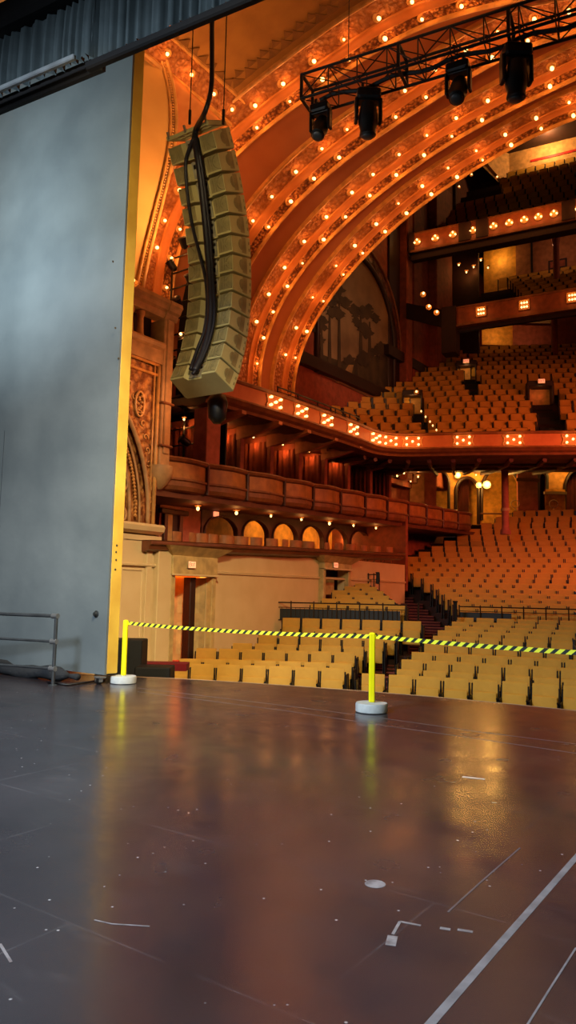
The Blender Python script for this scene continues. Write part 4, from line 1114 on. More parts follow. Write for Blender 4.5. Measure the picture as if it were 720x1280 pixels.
# pier at the start of the upper boxes
mb = MB(); p = at(0, -13.6, 262, 550); mb.box((-13.7, p.y, 5.4), (.5, .6, 2.4), bev=.02); struct('wall_pier', mb, M_pink)
# black boxes and carpet in the corner of the pit
mb = MB(); mb.box((-11.6, 10.35, -1.0), (4, 4.4, .1)); struct('floor_corner_carpet', mb, M_carpet)
a = dep(160, 845, 14.2)
def crate(px0, px1, pyt, d, label, zb_):
    t0, t1 = dep(px0, pyt, d), dep(px1, pyt, d); w_ = (t1 - t0).length; c_ = (t0 + t1) / 2 + FWD * .3; 
    t = thing('black_crate', label, 'crate', (c_.x, c_.y, zb_))
    h_ = t0.z - zb_; mb = MB(); mb.box((c_.x, c_.y, zb_ + h_ / 2), (w_, .6, h_), math.radians(35), bev=.02); mb.build('case_body', M_black, t)
    mb = MB()
    mb.box(Vector((c_.x, c_.y, zb_ + h_ * .8)) - FWD * .305, (w_ * .5, .01, .03), math.radians(35)); mb.build('handle', M_dark, t)
crate(120, 178, 799, 14.3, 'tall black equipment case behind the left yellow post', -.95)
crate(168, 213, 834, 13.8, 'low black equipment case beside the front row of seats', -.95)
mb = MB(); q = dep(195, 826, 15.2); mb.box(q + Vector((0, 0, -.1)), (1.3, .5, .14), math.radians(35)); struct('floor_carpet_step', mb, M_carpet)
# ================================================================== MAIN FLOOR AND SEATS
CC = Vector((-2.0, -1.0, 0))
def seat_mesh(k):
    pass
st = thing('theater_seat', 'x', 'theater seat', (0, 0, 0))
# facing -Y; backrest slab, folded seat, armrests on standards
mb = MB(); rws = []
W2 = .25
def pad(mb, w, h, th, y, z0, lean, bow, rnd_=.05):
    nx = 6
    F_, B_ = [], []
    prof = [(0, .3), (.04, .85), (.12, 1), (.5, 1), (.88, 1), (.96, .85), (1, .3)]
    fr, bk = [], []
    for v, kk in prof:
        rf, rb = [], []
        for i in range(nx + 1):
            u = -1 + 2 * i / nx; e = 1 if abs(u) < 1 else .5
            x = u * w; yy = y + lean * v * h + bow * (u * u)
            rf.append(Vector((x, yy - th * .5 * kk * e, z0 + v * h))); rb.append(Vector((x, yy + th * .5 * kk * e, z0 + v * h)))
        fr.append(rf); bk.append(rb)
    mb.grid(fr[::-1]); mb.grid(bk)
    mb.grid([[r[0] for r in fr], [r[0] for r in bk]]); mb.grid([[r[-1] for r in bk], [r[-1] for r in fr]])
    mb.grid([fr[0], bk[0]]); mb.grid([bk[-1], fr[-1]])
mb = MB(); pad(mb, W2, .6, .07, .16, .34, .16, -.03); mb.build('backrest', M_seat, st, local=True, smooth='auto')
mb = MB(); pad(mb, W2 - .015, .42, .09, .03, .3, .14, 0); mb.build('seat', M_seatcloth, st, local=True, smooth='auto')
for sx in (-1, 1):
    mb = MB(); mb.box((sx * .267, .06, .3), (.026, .3, .6), bev=.008); mb.box((sx * .267, .2, .44), (.028, .07, .86), bev=.008); mb.box((sx * .267, .0, .615), (.03, .34, .035), bev=.01); mb.box((sx * .267, .08, .012), (.03, .34, .024)); mb.build('armrest', M_dark, st, local=True)
mb = MB(); mb.box((0, .2, .32), (.5, .02, .06)); mb.build('rear_bracket', M_dark, st, local=True)
SPOTS = []
def row_geo(px, y, d):
    p = dep(px, y, d); R_ = math.hypot(p.x - CC.x, p.y - CC.y); return R_, p.z - .96
YR = [853, 845, 831.5, 821, 808, 798.5, 791, 785, 779, 773.5, 766, 759, 753, 747, 741, 734.5, 728, 721, 714.5, 708.5, 702.5, 695.5, 689, 681.5, 674.5, 667, 659.5, 652, 644.5, 637]
SR = [448, 492, 498, 511, 527, 538, 544, 553, 562, 568, 574, 572, 568, 562, 554, 547, 540, 528, 515, 505, 497, 507, 522, 538, 554, 570, 585, 600, 618, 640]
DR = [15.2 + (36.5 - 15.2) * (k / 29) for k in range(30)]
YL = [832, 826, 812.5, 805, 795.5, 787, 773, 753, 747.5, 742.5, 737, 732, 728]
DL = [16.3, 16.95, 18.4, 19.1, 19.9, 20.5, 21.2, 22.0, 22.6, 23.2, 23.8, 24.4, 25.0]
LL = [215, 232, 248, 242, 330, 385, 293, 316, 331, 350, 366, 381, 396]
LR = [431, 440, 444, 455, 480, 495, 527, 507, 494, 487, 480, 472, 463]
def phi_of(R_, zt_, px):
    """angle of the place on a row that stands at a column of the photograph"""
    lo, hi = -.6, 1.2
    for _ in range(40):
        m = (lo + hi) / 2; q = pix((CC.x - R_ * math.sin(m), CC.y + R_ * math.cos(m), zt_))[0]
        if q > px: lo = m
        else: hi = m
    return (lo + hi) / 2
def rname(k, tot): return ordn(k + 1)
ROWS_R, ROWS_L = [], []
for k in range(30):
    R_, zf_ = row_geo(650, YR[k], DR[k]); ROWS_R.append((R_, zf_))
for k in range(13):
    R_, zf_ = row_geo((LL[k] + LR[k]) / 2, YL[k], DL[k]); ROWS_L.append((R_, zf_))
PITCH = .585
for k, (R_, zf_) in enumerate(ROWS_R):
    w_ = PITCH / R_; ph = phi_of(R_, zf_ + .9, SR[k]) - w_ / 2; i = 0
    stop = phi_of(R_, zf_ + .9, 745)
    while ph > stop:
        SPOTS.append((R_, zf_, ph, 'tan theater seat, %s from the aisle in the %s row of the right block' % (ordn(i + 1), ordn(k + 1)), 'R', k)); ph -= w_; i += 1
for k, (R_, zf_) in enumerate(ROWS_L):
    w_ = PITCH * .97 / R_; ph = phi_of(R_, zf_ + .9, LR[k]) + w_ / 2; i = 0
    stop = phi_of(R_, zf_ + .9, LL[k] - 3)
    while ph < stop and CC.x - R_ * math.sin(ph) > SX + .36:
        SPOTS.append((R_, zf_, ph, 'tan theater seat, %s from the aisle in the %s row of the left block' % (ordn(i + 1), ordn(k + 1)), 'L', k)); ph += w_; i += 1
def spos(s): return Vector((CC.x - s[0] * math.sin(s[2]), CC.y + s[0] * math.cos(s[2]), s[1]))
vis_ = []
for s in SPOTS:
    p = spos(s); d_ = (p - Vector((0, 0, CAMZ))).length; q = pix(p + Vector((0, 0, .8)))
    vis_.append((0 if -10 < q[0] < 728 else 100) + d_)
SEED = st; LASTR = [None]
order = sorted(range(len(SPOTS)), key=lambda i: vis_[i])
NSEAT = 300
mb = MB(); mb.box((0, .02, .42), (.04, .5, .84), bev=.015); ep = mb.build('end_panel', M_dark, st, local=True)
mb = MB(); mb.box((.024, -.05, .62), (.008, .1, .3), bev=.003); mb.box((-.024, -.05, .62), (.008, .1, .3), bev=.003); npl = mb.build('number_plate', mat('pale_plate', (120, 110, 84), .4), ep, local=True)
ep.parent = None; PARTS0 = True
def end_panel(root, side):
    e = ep.copy(); COL.objects.link(e); e.parent = root; e.location = (side * .325, 0, 0)
    q = npl.copy(); COL.objects.link(q); q.parent = e
REST = []
for n_, i in enumerate(order):
    s = SPOTS[i]; p = spos(s)
    if n_ < NSEAT:
        if n_ == 0:
            st.location = p; st.rotation_euler = (0, 0, s[2]); st['label'] = s[3]; st['group'] = 'theater seats of the main floor'
        else: LASTR[0] = dup(SEED, p, s[2], s[3], 'theater seats of the main floor')
    else: REST.append((p, s[2], 1.0)); continue
    root = st if n_ == 0 else LASTR[0]
    if ' first from the aisle' in s[3] and n_ > 0 and s[5] < 21: end_panel(root, -1 if s[4] == 'R' else 1)
for o_ in (npl, ep): bpy.data.objects.remove(o_)
print('seats', len(SPOTS))
# stepped floor: one ring per row
def tier(name, rows, pa, pb, m, zlow=-2.2):
    mb = MB()
    for k, (R_, zf_) in enumerate(rows):
        R0 = R_ - .3; R1 = rows[k + 1][0] - .3 if k + 1 < len(rows) else R_ + .8
        a0, a1 = (pa[k] if isinstance(pa, list) else pa), (pb[k] if isinstance(pb, list) else pb)
        n = 14; lo, hi = [], []
        ring = []
        for i in range(n + 1):
            a = a0 + (a1 - a0) * i / n; s_, c_ = math.sin(a), math.cos(a)
            ring.append([Vector((CC.x - R0 * s_, CC.y + R0 * c_, zlow)), Vector((CC.x - R0 * s_, CC.y + R0 * c_, zf_)), Vector((CC.x - R1 * s_, CC.y + R1 * c_, zf_)), Vector((CC.x - R1 * s_, CC.y + R1 * c_, zlow))])
        mb.grid(ring); mb.add(ring[0], [(0, 1, 2, 3)]); mb.add(ring[-1], [(3, 2, 1, 0)])
    return struct(name, mb, m)
M_ffloor = mat('auditorium_floor', (52, 22, 18), .8)
pa = [phi_of(R_, z_ + .9, SR[k]) + .004 for k, (R_, z_) in enumerate(ROWS_R)]
tier('floor.001', ROWS_R, pa, [phi_of(R_, z_ + .9, 800) for R_, z_ in ROWS_R], M_ffloor)
tier('floor.002', ROWS_L, [phi_of(R_, z_ + .9, LL[k] - 3) + .03 for k, (R_, z_) in enumerate(ROWS_L)], [phi_of(R_, z_ + .9, LR[k]) - .004 for k, (R_, z_) in enumerate(ROWS_L)], M_ffloor)
mb = MB(); mb.box((-4, 16, -2.0), (26, 18, .1)); struct('floor.003', mb, M_ffloor)
# stairway between the blocks
AISLE = [k for k in range(30)]
mb = MB(); mb2 = MB()
tot = []
for k in range(1, 21):
    R_, z_ = ROWS_R[k]; Rn, zn = ROWS_R[k + 1]
    for h in (0, .5):
        RR = R_ + (Rn - R_) * h - .35; zz = z_ + (zn - z_) * h - .02; Rq = RR + (Rn - R_) * .5 + .04
        a1 = phi_of(RR, zz, SR[k]) + .012; a0 = a1 + (1.75 if k < 14 else 1.3) / RR
        ring = []
        for i in range(5):
            a = a0 + (a1 - a0) * i / 4; s_, c_ = math.sin(a), math.cos(a)
            ring.append([Vector((CC.x - RR * s_, CC.y + RR * c_, zz - .6)), Vector((CC.x - RR * s_, CC.y + RR * c_, zz)), Vector((CC.x - Rq * s_, CC.y + Rq * c_, zz))])
            tot.append(0)
        mb.grid(ring); mb2.tube([r[1] + Vector((0, 0, -.008)) for r in ring], .022, 5)
struct('floor_stairs', mb, M_step); struct('trim_14', mb2, M_stepedge)
# steep side stairs beyond the boxes, up the left edge of the right block
mb = MB()
for k in range(19, 29):
    R_, z_ = ROWS_R[k]; Rn, zn = ROWS_R[k + 1]
    a1 = phi_of(R_, z_ + .9, SR[k]) + .004; a0 = a1 + 1.0 / R_
    for h in (0, .5):
        RR = R_ + (Rn - R_) * h - .3; Rq = RR + (Rn - R_) * .5; zz = z_ + (zn - z_) * h + .35
        ring = []
        for i in range(4):
            a = a0 + (a1 - a0) * i / 3; s_, c_ = math.sin(a), math.cos(a)
            ring.append([Vector((CC.x - RR * s_, CC.y + RR * c_, zz - .8)), Vector((CC.x - RR * s_, CC.y + RR * c_, zz)), Vector((CC.x - Rq * s_, CC.y + Rq * c_, zz))])
        mb.grid(ring)
struct('floor_side_stairs', mb, mat('dark_step', (36, 16, 12), .8))
# railings with spindles across the blocks
M_rail = mat('bronze_railing', (58, 40, 28), .4, metal=.5)
def railing(label, R_, z0, a0, a1, h, spindles, name='seat_railing', mid=True, board=None):
    n = max(6, int(abs(a1 - a0) * R_ / .6)); P = [Vector((CC.x - R_ * math.sin(a0 + (a1 - a0) * i / n), CC.y + R_ * math.cos(a0 + (a1 - a0) * i / n), z0)) for i in range(n + 1)]
    t = thing(name, label, 'railing', P[n // 2]); up_ = Vector((0, 0, 1))
    mb = MB(); mb.tube([p + up_ * h for p in P], .022, 6); mb.build('top_rail', M_rail, t)
    mb = MB(); mb.tube([p + up_ * h * .2 for p in P], .014, 6); mb.build('bottom_rail', M_rail, t)
    if mid: mb = MB(); mb.tube([p + up_ * h * .78 for p in P], .012, 6); mb.build('middle_rail', M_rail, t)
    for p in P[::2] if n > 12 else P:
        mb = MB(); mb.tube([p, p + up_ * (h + .05)], .02, 6); mb.build('post', M_rail, t)
    if spindles:
        mb = MB(); m_ = int(abs(a1 - a0) * R_ / spindles)
        for i in range(m_):
            a = a0 + (a1 - a0) * i / m_; p = Vector((CC.x - R_ * math.sin(a), CC.y + R_ * math.cos(a), z0)); mb.tube([p + up_ * h * .2, p + up_ * h * .78], .009, 4)
        o = mb.build('spindles', M_rail, t); o['kind'] = 'stuff'
    if board:
        rows_ = [[Vector((CC.x - (R_ + .06) * math.sin(board[0] + (board[1] - board[0]) * i / 12), CC.y + (R_ + .06) * math.cos(board[0] + (board[1] - board[0]) * i / 12), z)) for i in range(13)] for z in (z0 + .12, z0 + h * .72)]
        mb = MB(); mb.grid(rows_); mb.build('dark_board', mat('dark_infill', (34, 30, 32), .6), t)
    return t
# left block: railing between the sixth and seventh visible rows
R_ = ROWS_L[7][0] - .42; zt_ = dep(400, 754, DL[6] + .5).z
zb_ = dep(400, 777, DL[6] + .5).z - .1
railing('bronze railing with spindles across the left seat block', R_, zb_, phi_of(R_, zt_, 279), phi_of(R_, zt_, 508), zt_ - zb_, .13, board=(phi_of(R_, zt_, 316), phi_of(R_, zt_, 500)))
R_ = ROWS_R[10][0] - .36; zt_ = dep(650, 760, DR[10] - .3).z; zb_ = dep(650, 769, DR[10] - .3).z - .4
railing('thin bronze railing crossing the right seat block', R_, zb_, phi_of(R_, zt_, 574), phi_of(R_, zt_, 740), zt_ - zb_, 0, board=(phi_of(R_, zt_, 573), phi_of(R_, zt_, 639)))
R_ = ROWS_L[12][0] + .9; p_ = dep(450, 718, 26.2); railing('short bronze railing behind the last row of the left block', math.hypot(p_.x - CC.x, p_.y - CC.y), p_.z - .75, phi_of(R_, 2.2, 432), phi_of(R_, 2.2, 473), .75, .13)
for px, d_, y0, y1, lab in ((569, 22, 752, 775, 'black newel post where the stairs meet the right seat block'), (523, 21.8, 755, 790, 'thin newel post in the middle of the red stairs'), (472, 26, 716, 730, 'black newel post at the top of the left block railing')):
    a, b_ = dep(px, y0, d_), dep(px, y1, d_); mb = MB(); mb.box((a + b_) / 2, (.1 if px != 523 else .05, .1 if px != 523 else .05, (a - b_).length), math.radians(35), bev=.01); mb.box(a, (.13 if px != 523 else .07, .13 if px != 523 else .07, .05), math.radians(35), bev=.01)
    tag(mb.build('newel_post', M_dark if px != 523 else M_rail), lab, 'post')
# ================================================================== BALCONY, GALLERIES, FAR WALLS
ZP = 7.5                                                     # top of the main balcony front
BP = [(262, 466.5), (285, 474), (310, 482), (350, 495), (400, 513), (440, 527.5), (458, 535), (470, 539.5), (482, 542), (500, 543.5), (525, 543.5), (560, 542.5), (600, 541.5), (650, 541), (700, 540.5), (740, 540)]
path = [at(2, ZP, *p) for p in BP]
path = dense(path, 6)
dlast = (path[-1] - path[-7]).normalized(); path += [path[-1] + dlast * i * 1.2 for i in range(1, 8)]
def nrm(i):
    t = (path[min(i + 1, len(path) - 1)] - path[max(i - 1, 0)]).normalized(); return Vector((-t.y, t.x, 0))   # away from the hall centre
NR = [nrm(i) for i in range(len(path))]
def along(prof, name, m, parent, i0=0, i1=None, smooth=False, dz=None):
    """profile of (offset outwards from the hall, height below the front's top)"""
    idx = range(i0, i1 or len(path)); rows = [[path[i] + NR[i] * o + Vector((0, 0, z)) for o, z in prof] for i in idx]
    mb = MB(); mb.grid(rows); return mb.build(name, m, parent, smooth=smooth)
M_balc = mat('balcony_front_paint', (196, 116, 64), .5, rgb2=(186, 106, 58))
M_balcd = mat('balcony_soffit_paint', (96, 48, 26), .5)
bf = bpy.data.objects.new('trim_15', None); COL.objects.link(bf); bf['kind'] = 'structure'; bf.location = path[20]
along([(.3, .0), (.3, .06), (-.06, .06), (-.1, .03), (-.06, -.03), (-.02, -.05)], 'top_rail', M_mold, bf)
along([(-.02, -.05), (-.02, -.48)], 'front_panel', M_balc, bf)
along([(-.02, -.48), (-.1, -.5), (-.13, -.56), (-.08, -.6), (-.02, -.66), (.1, -.72), (.14, -.8)], 'lower_moulding', M_mold, bf)
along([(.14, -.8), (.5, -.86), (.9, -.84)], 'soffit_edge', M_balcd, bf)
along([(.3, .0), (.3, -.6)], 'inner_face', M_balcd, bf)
# gently rising soffit under the deep part of the balcony
i_c = 42
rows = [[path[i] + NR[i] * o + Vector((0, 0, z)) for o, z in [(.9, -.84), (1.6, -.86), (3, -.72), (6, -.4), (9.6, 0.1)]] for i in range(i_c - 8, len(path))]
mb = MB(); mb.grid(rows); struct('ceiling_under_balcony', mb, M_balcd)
mb = MB()                                            # ribs across that soffit
for i in range(i_c, len(path), 5):
    P = [path[i] + NR[i] * o + Vector((0, 0, z - .06)) for o, z in [(.5, -.86), (1.6, -.86), (3, -.72), (6, -.4), (9.4, .06)]]; mb.tube(P, .09, 6)
for o, z in ((1.9, -.86), (3.6, -.7)):
    mb.tube([path[i] + NR[i] * o + Vector((0, 0, z)) for i in range(i_c - 2, len(path))], .1, 6)
struct('trim_16', mb, M_balcd)
# clusters of five bulbs in diamond frames on the front
CL = [(339, 496), (376, 509), (409, 521), (440, 534), (468, 545), (487.5, 551.5), (517, 554), (576.5, 552), (641, 550), (713, 549)]
cl0 = None
for j, (px, py) in enumerate(CL):
    best = min(range(len(path)), key=lambda i: abs(pix(path[i] + Vector((0, 0, -.26)))[0] - px)); p = path[best] + Vector((0, 0, -.27)) - NR[best] * .03
    n_ = -NR[best]; u = Vector((0, 0, 1)).cross(n_).normalized(); rz = math.atan2(u.y, u.x)
    lab = 'diamond cluster of five bulbs on the balcony front, %s from the left' % ordn(j + 1)
    if cl0 is None:
        cl0 = thing('bulb_cluster', lab, 'light fitting', p, rz, 'bulb clusters on the balcony front')
        mb = MB()
        for s in (-1, 1):
            pts = [Vector((s * (.46 - .2 * abs(k) - .12 * math.cos(k * 3)), -.01, .19 * k)) for k in (-1, -.6, -.25, 0, .25, .6, 1)]; mb.tube(pts, .02, 5)
        mb.tube([(-.26, -.01, .2), (.26, -.01, .2)], .015, 5); mb.tube([(-.26, -.01, -.2), (.26, -.01, -.2)], .015, 5)
        mb.build('diamond_frame', M_rim, cl0, local=True, smooth=True)
        R = Matrix.Rotation(PI / 2, 3, 'X')
        for x, z in ((0, 0), (-.22, .12), (.22, .12), (-.22, -.12), (.22, -.12)):
            mb = MB(); mb.lathe((x, 0, z), [(.03, 0), (.03, .03), (.042, .05), (.045, .08), (.03, .11), (.005, .12)], 10, R); mb.build('bulb', M_bulb, cl0, local=True, smooth=True)
        base_cl = p
    else: dup(cl0, p, rz, lab)
    point(p - NR[best] * .55, 9, ARCHC, .25)
# rail on top of the front near the arches
i0 = min(range(len(path)), key=lambda i: abs(pix(path[i])[0] - 349)); i1 = min(range(len(path)), key=lambda i: abs(pix(path[i])[0] - 455))
brl = thing('parapet_rail', 'thin dark railing on top of the balcony front at left', 'railing', path[i0])
mb = MB(); mb.tube([path[i] + NR[i] * .1 + Vector((0, 0, .3)) for i in range(i0, i1)], .025, 6); mb.build('top_rail', M_dark, brl)
mb = MB(); mb.tube([path[i] + NR[i] * .1 + Vector((0, 0, .17)) for i in range(i0, i1)], .015, 6); mb.build('middle_rail', M_dark, brl)
for i in range(i0, i1, 3): mb = MB(); mb.tube([path[i] + NR[i] * .1 + Vector((0, 0, .04)), path[i] + NR[i] * .1 + Vector((0, 0, .33))], .022, 6); mb.build('post', M_dark, brl)
# floor of the side arm of the balcony and the raked seating behind the front
mb = MB(); rows = [[path[i] + NR[i] * .3 + Vector((0, 0, -.55)), Vector((-17.2, path[i].y, ZP - .55))] for i in range(0, 36)]; mb.grid(rows); struct('floor_side_balcony', mb, M_ffloor)
i_s = min(range(len(path)), key=lambda i: abs(pix(path[i])[0] - 452))
rows = []
def roff(k): return 1.0 + .86 * k
def rz_(k): return ZP - .78 + .50 * k
for i in range(i_s, len(path)):
    r = []
    for k in range(19):
        r.append(path[i] + NR[i] * (roff(k) - .4) + Vector((0, 0, rz_(k) - ZP - (.5 if k else 0)))); r.append(path[i] + NR[i] * (roff(k) - .4) + Vector((0, 0, rz_(k) - ZP)))
    r.append(path[i] + NR[i] * (roff(19)) + Vector((0, 0, rz_(18) - ZP)))
    r = [Vector((max(p.x, -17.0), p.y, p.z)) for p in r]
    rows.append(r)
mb = MB(); mb.grid(rows); struct('floor.004', mb, M_ffloor)
# the openings with short dark stairs let into the seating (left, right, bottom, top in the photo)
VOM = [((522, 545), (575, 600), (470, 500), (600, 1)),]
def in_vom(px, py):
    def quad(x0b, x1b, yb, x0t, x1t, yt):
        if not (yt <= py <= yb): return False
        u = (yb - py) / (yb - yt); return x0b + (x0t - x0b) * u < px < x1b + (x1t - x1b) * u
    return quad(586, 609, 496, 571, 592, 452) or quad(672, 716, 541, 654, 690, 474) or quad(528, 552, 542, 505, 524, 496) or quad(596, 640, 457, 604, 640, 420) and False
# distances along the path
S = [0]
for i in range(1, len(path)): S.append(S[-1] + (path[i] - path[i - 1]).length)
def at_s(s):
    for i in range(1, len(path)):
        if S[i] >= s: u = (s - S[i - 1]) / (S[i] - S[i - 1]); return path[i - 1].lerp(path[i], u), NR[i - 1].lerp(NR[i], u).normalized()
    return path[-1], NR[-1]
for k in range(18):
    s = S[i_s] + (.25 if k % 2 else 0)
    prev = None
    while s < S[-1]:
        p, n_ = at_s(s); q = p + n_ * roff(k); q.z = rz_(k)
        s += .02
        if prev is not None and (q - prev).length < .56: continue
        if q.x < -16.4: continue
        px, py = pix(q + Vector((0, 0, .7)))
        if px > 760 or py < 424: prev = q; continue
        prev = q
        if in_vom(px, py): continue
        REST.append((q, math.atan2(-n_.x, n_.y), 1.0))
# the short stairs and the lit exits of those openings
def vomitory(px0, px1, yb, px0t, px1t, yt, room, bright, label, name, kk):
    def bal(px, py):      # the point of the seating slope behind a place of the photo
        lo, hi = 20, 60
        best = None
        for t_ in [20 + .1 * q for q in range(320)]:
            P = dep(px, py, t_)
            i = min(range(i_s, len(path), 2), key=lambda i: (path[i].x - P.x) ** 2 + (path[i].y - P.y) ** 2); 
            o = (P - path[i]).dot(NR[i]); h = ZP - .78 + (o - 1) / .86 * .5 + .35
            if best is None or abs(P.z - h) < best[0]: best = (abs(P.z - h), P)
        return best[1]
    a, b_, c_, d_ = bal(px0, yb), bal(px1, yb), bal(px1t, yt), bal(px0t, yt)
    mb = MB(); n = 9
    for i in range(n):
        p0, p1 = a.lerp(d_, i / n), b_.lerp(c_, i / n); q0, q1 = a.lerp(d_, (i + 1) / n), b_.lerp(c_, (i + 1) / n)
        z0, z1 = p0.z, q0.z
        mb.hexa([(p0.x, p0.y, z0 - .7), (p1.x, p1.y, z0 - .7), (q1.x, q1.y, z0 - .7), (q0.x, q0.y, z0 - .7)], [(p0.x, p0.y, z0 - .15), (p1.x, p1.y, z0 - .15), (q1.x, q1.y, z0 - .15), (q0.x, q0.y, z0 - .15)])
    struct('floor_stairs_balcony' + kk, mb, M_black)
    u = (c_ - d_).normalized(); w_ = (c_ - d_).length; hgt_ = room
    mid = (c_ + d_) / 2
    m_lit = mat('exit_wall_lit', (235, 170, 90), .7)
    v = bpy.data.objects.new(name, None); COL.objects.link(v); v['kind'] = 'structure'; v.location = mid
    f_ = Vector((-u.y, u.x, 0)).normalized()
    if f_.dot(FWD) < 0: f_ = -f_
    mb = MB(); mb.box(mid + f_ * .5 + Vector((0, 0, hgt_ / 2 - .1)), (w_ + .5, .06, hgt_ + .3), math.atan2(u.y, u.x)); mb.build('passage_wall', m_lit, v)
    for s in (-1, 1):
        mb = MB(); mb.box(mid + u * s * (w_ / 2 + .12) + f_ * .2 + Vector((0, 0, hgt_ / 2 + .1)), (.1, .5, hgt_ + .2), math.atan2(u.y, u.x), bev=.02); mb.build('side_wall', M_darkwood, v)
    mb = MB(); mb.box(mid + f_ * .2 + Vector((0, 0, hgt_ + .2)), (w_ + .3, .5, .26), math.atan2(u.y, u.x), bev=.03); mb.build('hood', M_darkwood, v)
    if bright: point(mid - f_ * .1 + Vector((0, 0, hgt_ - .1)), bright, (1, .55, .2), .06)
    return mid, f_, hgt_
mid, f_, h_ = vomitory(588, 607, 494, 574, 592, 471, .55, 5, '', 'door_5', '')
exit_sign(mid - f_ * .2 + Vector((0, 0, .78)), .9, 'glowing exit sign over the left balcony passage', n=-f_)
mid2, f2, h2 = vomitory(678, 712, 538, 664, 688, 505, .75, 1.2, '', 'door_6', '.001')
exit_sign(mid2 - f2 * .2 + Vector((0, 0, 1.0)), .9, 'glowing exit sign over the right balcony passage', n=-f2)
mid3, f3, h3 = vomitory(530, 550, 541, 507, 524, 512, .6, 4, '', 'door_7', '.002')
bulb(mid3 - f3 * .15 + Vector((.2, 0, .75)), -f3, 'white bulb over the leftmost balcony passage beside the mural', 'bulb over the leftmost passage', 0, 1.1)
for k, (px, py) in enumerate(((526.5, 514), (532, 521), (537.5, 527), (541, 532), (545.5, 537.5))):
    mb = MB(); mb.lathe(dep(px, py, 29.0), [(.01, -.05), (.04, 0), (.01, .05)], 8); tag(mb.build('step_light', M_bulbdim), 'tiny step light, %s from the top of the left balcony stairs' % ordn(k + 1), 'step light', 'step lights of the left balcony stairs')
# equipment on the balcony edge at right
for k, (px, py, s) in enumerate(((680, 551, .28), (704, 552, .34), (688, 543, .22))):
    p = dep(px, py, 27.0); R = Matrix.Rotation(1.2, 3, 'X') @ Matrix.Rotation(.5 * (k - 1), 3, 'Y')
    t = thing('balcony_spotlight', ['left black spotlight clamped to the balcony front at right', 'right black spotlight clamped to the balcony front at right', 'small black projector case on the balcony rail at right'][k], 'spotlight', p - Vector((0, 0, s)))
    mb = MB(); mb.lathe(p, [(s * .3, -s), (s * .55, -s * .7), (s * .6, s * .5), (s * .75, s * .9), (s * .5, s * .92)], 12, R); mb.build('lamp_can', M_dark, t, smooth='auto')
    mb = MB(); mb.box(p + Vector((0, 0, s * .7)), (s * 1.5, s * .3, s * .12), bev=.02); mb.box(p + Vector((0, .1, s * .3)), (s * .2, s * .2, s * 1.0)); mb.build('clamp', M_dark, t)
# side wall beside the balcony with the mural
XM = -16.6
mb = MB(); mb.box((XM - .1, 34.5, 15), (.2, 25, 40 - 24 + .0)); struct('wall_left_mural', mb, M_redwall)
mb = MB(); mb.box((XM - .1, 34.5, 28), (.2, 25, 11)); struct('wall_left_top', mb, mat('dark_red_wall', (96, 46, 32), .8))
def onM(px, py, o=0): return at(0, XM + o, px, py)
mu = thing('mural_painting', 'large arched landscape mural of dark trees on the side wall', 'mural', onM(440, 500))
cz_ = onM(440, 420).z
yl, yr = onM(393, 440).y, onM(487, 440).y
ymid = (yl + yr) / 2
top_z = max(onM(462, 330).z, cz_ + 2)
zb0 = onM(395, 462).z
ap = [(455, 331), (466, 343), (476, 362), (483, 385), (488, 410), (490, 440), (490, 505), (395, 466), (393, 400), (404, 382), (418, 356), (436, 338)]
AP = [onM(px, py) for px, py in ap]
AR = [onM(px, py) for px, py in ((455, 331), (466, 343), (476, 362), (483, 385), (488, 410), (490, 440))]
# frame arch: a half ellipse through the traced right side
zb_m = onM(440, 487).z; zs_m = AR[-1].z; ymr = AR[-1].y; apex = AR[0]
ym0 = apex.y - .6; am = ymr - ym0; bm = apex.z - zs_m + .15
outline = [Vector((XM + .05, ymr, zb_m))] + [Vector((XM + .05, ym0 + am * math.cos(PI * i / 30), zs_m + bm * math.sin(PI * i / 30))) for i in range(31)] + [Vector((XM + .05, ym0 - am, zb_m))]
def mural_mat():
    m = bpy.data.materials.new('mural_paint'); m.use_nodes = True; nt = m.node_tree; N = nt.nodes; L = nt.links; b = N['Principled BSDF']; b.inputs['Roughness'].default_value = .6
    tc = N.new('ShaderNodeTexCoord'); n = N.new('ShaderNodeTexNoise'); n.inputs['Scale'].default_value = .55; n.inputs['Detail'].default_value = 6; L.new(tc.outputs['Object'], n.inputs['Vector'])
    cr = N.new('ShaderNodeValToRGB'); e = cr.color_ramp.elements; e[0].position = .3; e[0].color = lin(96, 74, 50); e[1].position = .7; e[1].color = lin(150, 122, 84); L.new(n.outputs['Fac'], cr.inputs[0]); L.new(cr.outputs[0], b.inputs['Base Color']); return m
mb = MB(); mb.prism(outline[::-1], (-.04, 0, 0)); mb.build('sky_canvas', mural_mat(), mu)
M_mg = mat('mural_ground', (70, 56, 34), .7, rgb2=(40, 32, 20), scale=1.4); M_mt = mat('mural_trees', (44, 34, 24), .7, rgb2=(66, 50, 32), scale=1.2); M_mp = mat('mural_path', (150, 118, 72), .7)
def patch(pts, m, name, x=.065):
    P = [onM(px, py, x) for px, py in pts]; mb = MB(); mb.prism(P, (-.008, 0, 0)); mb.build(name, m, mu)
patch([(396, 440), (410, 446), (428, 452), (446, 450), (462, 446), (476, 444), (488, 446), (488, 500), (396, 466)], M_mg, 'painted_ground')
patch([(420, 478), (432, 462), (436, 456), (442, 456), (440, 466), (446, 484)], M_mp, 'painted_path', .075)
r_ = random.Random(4)
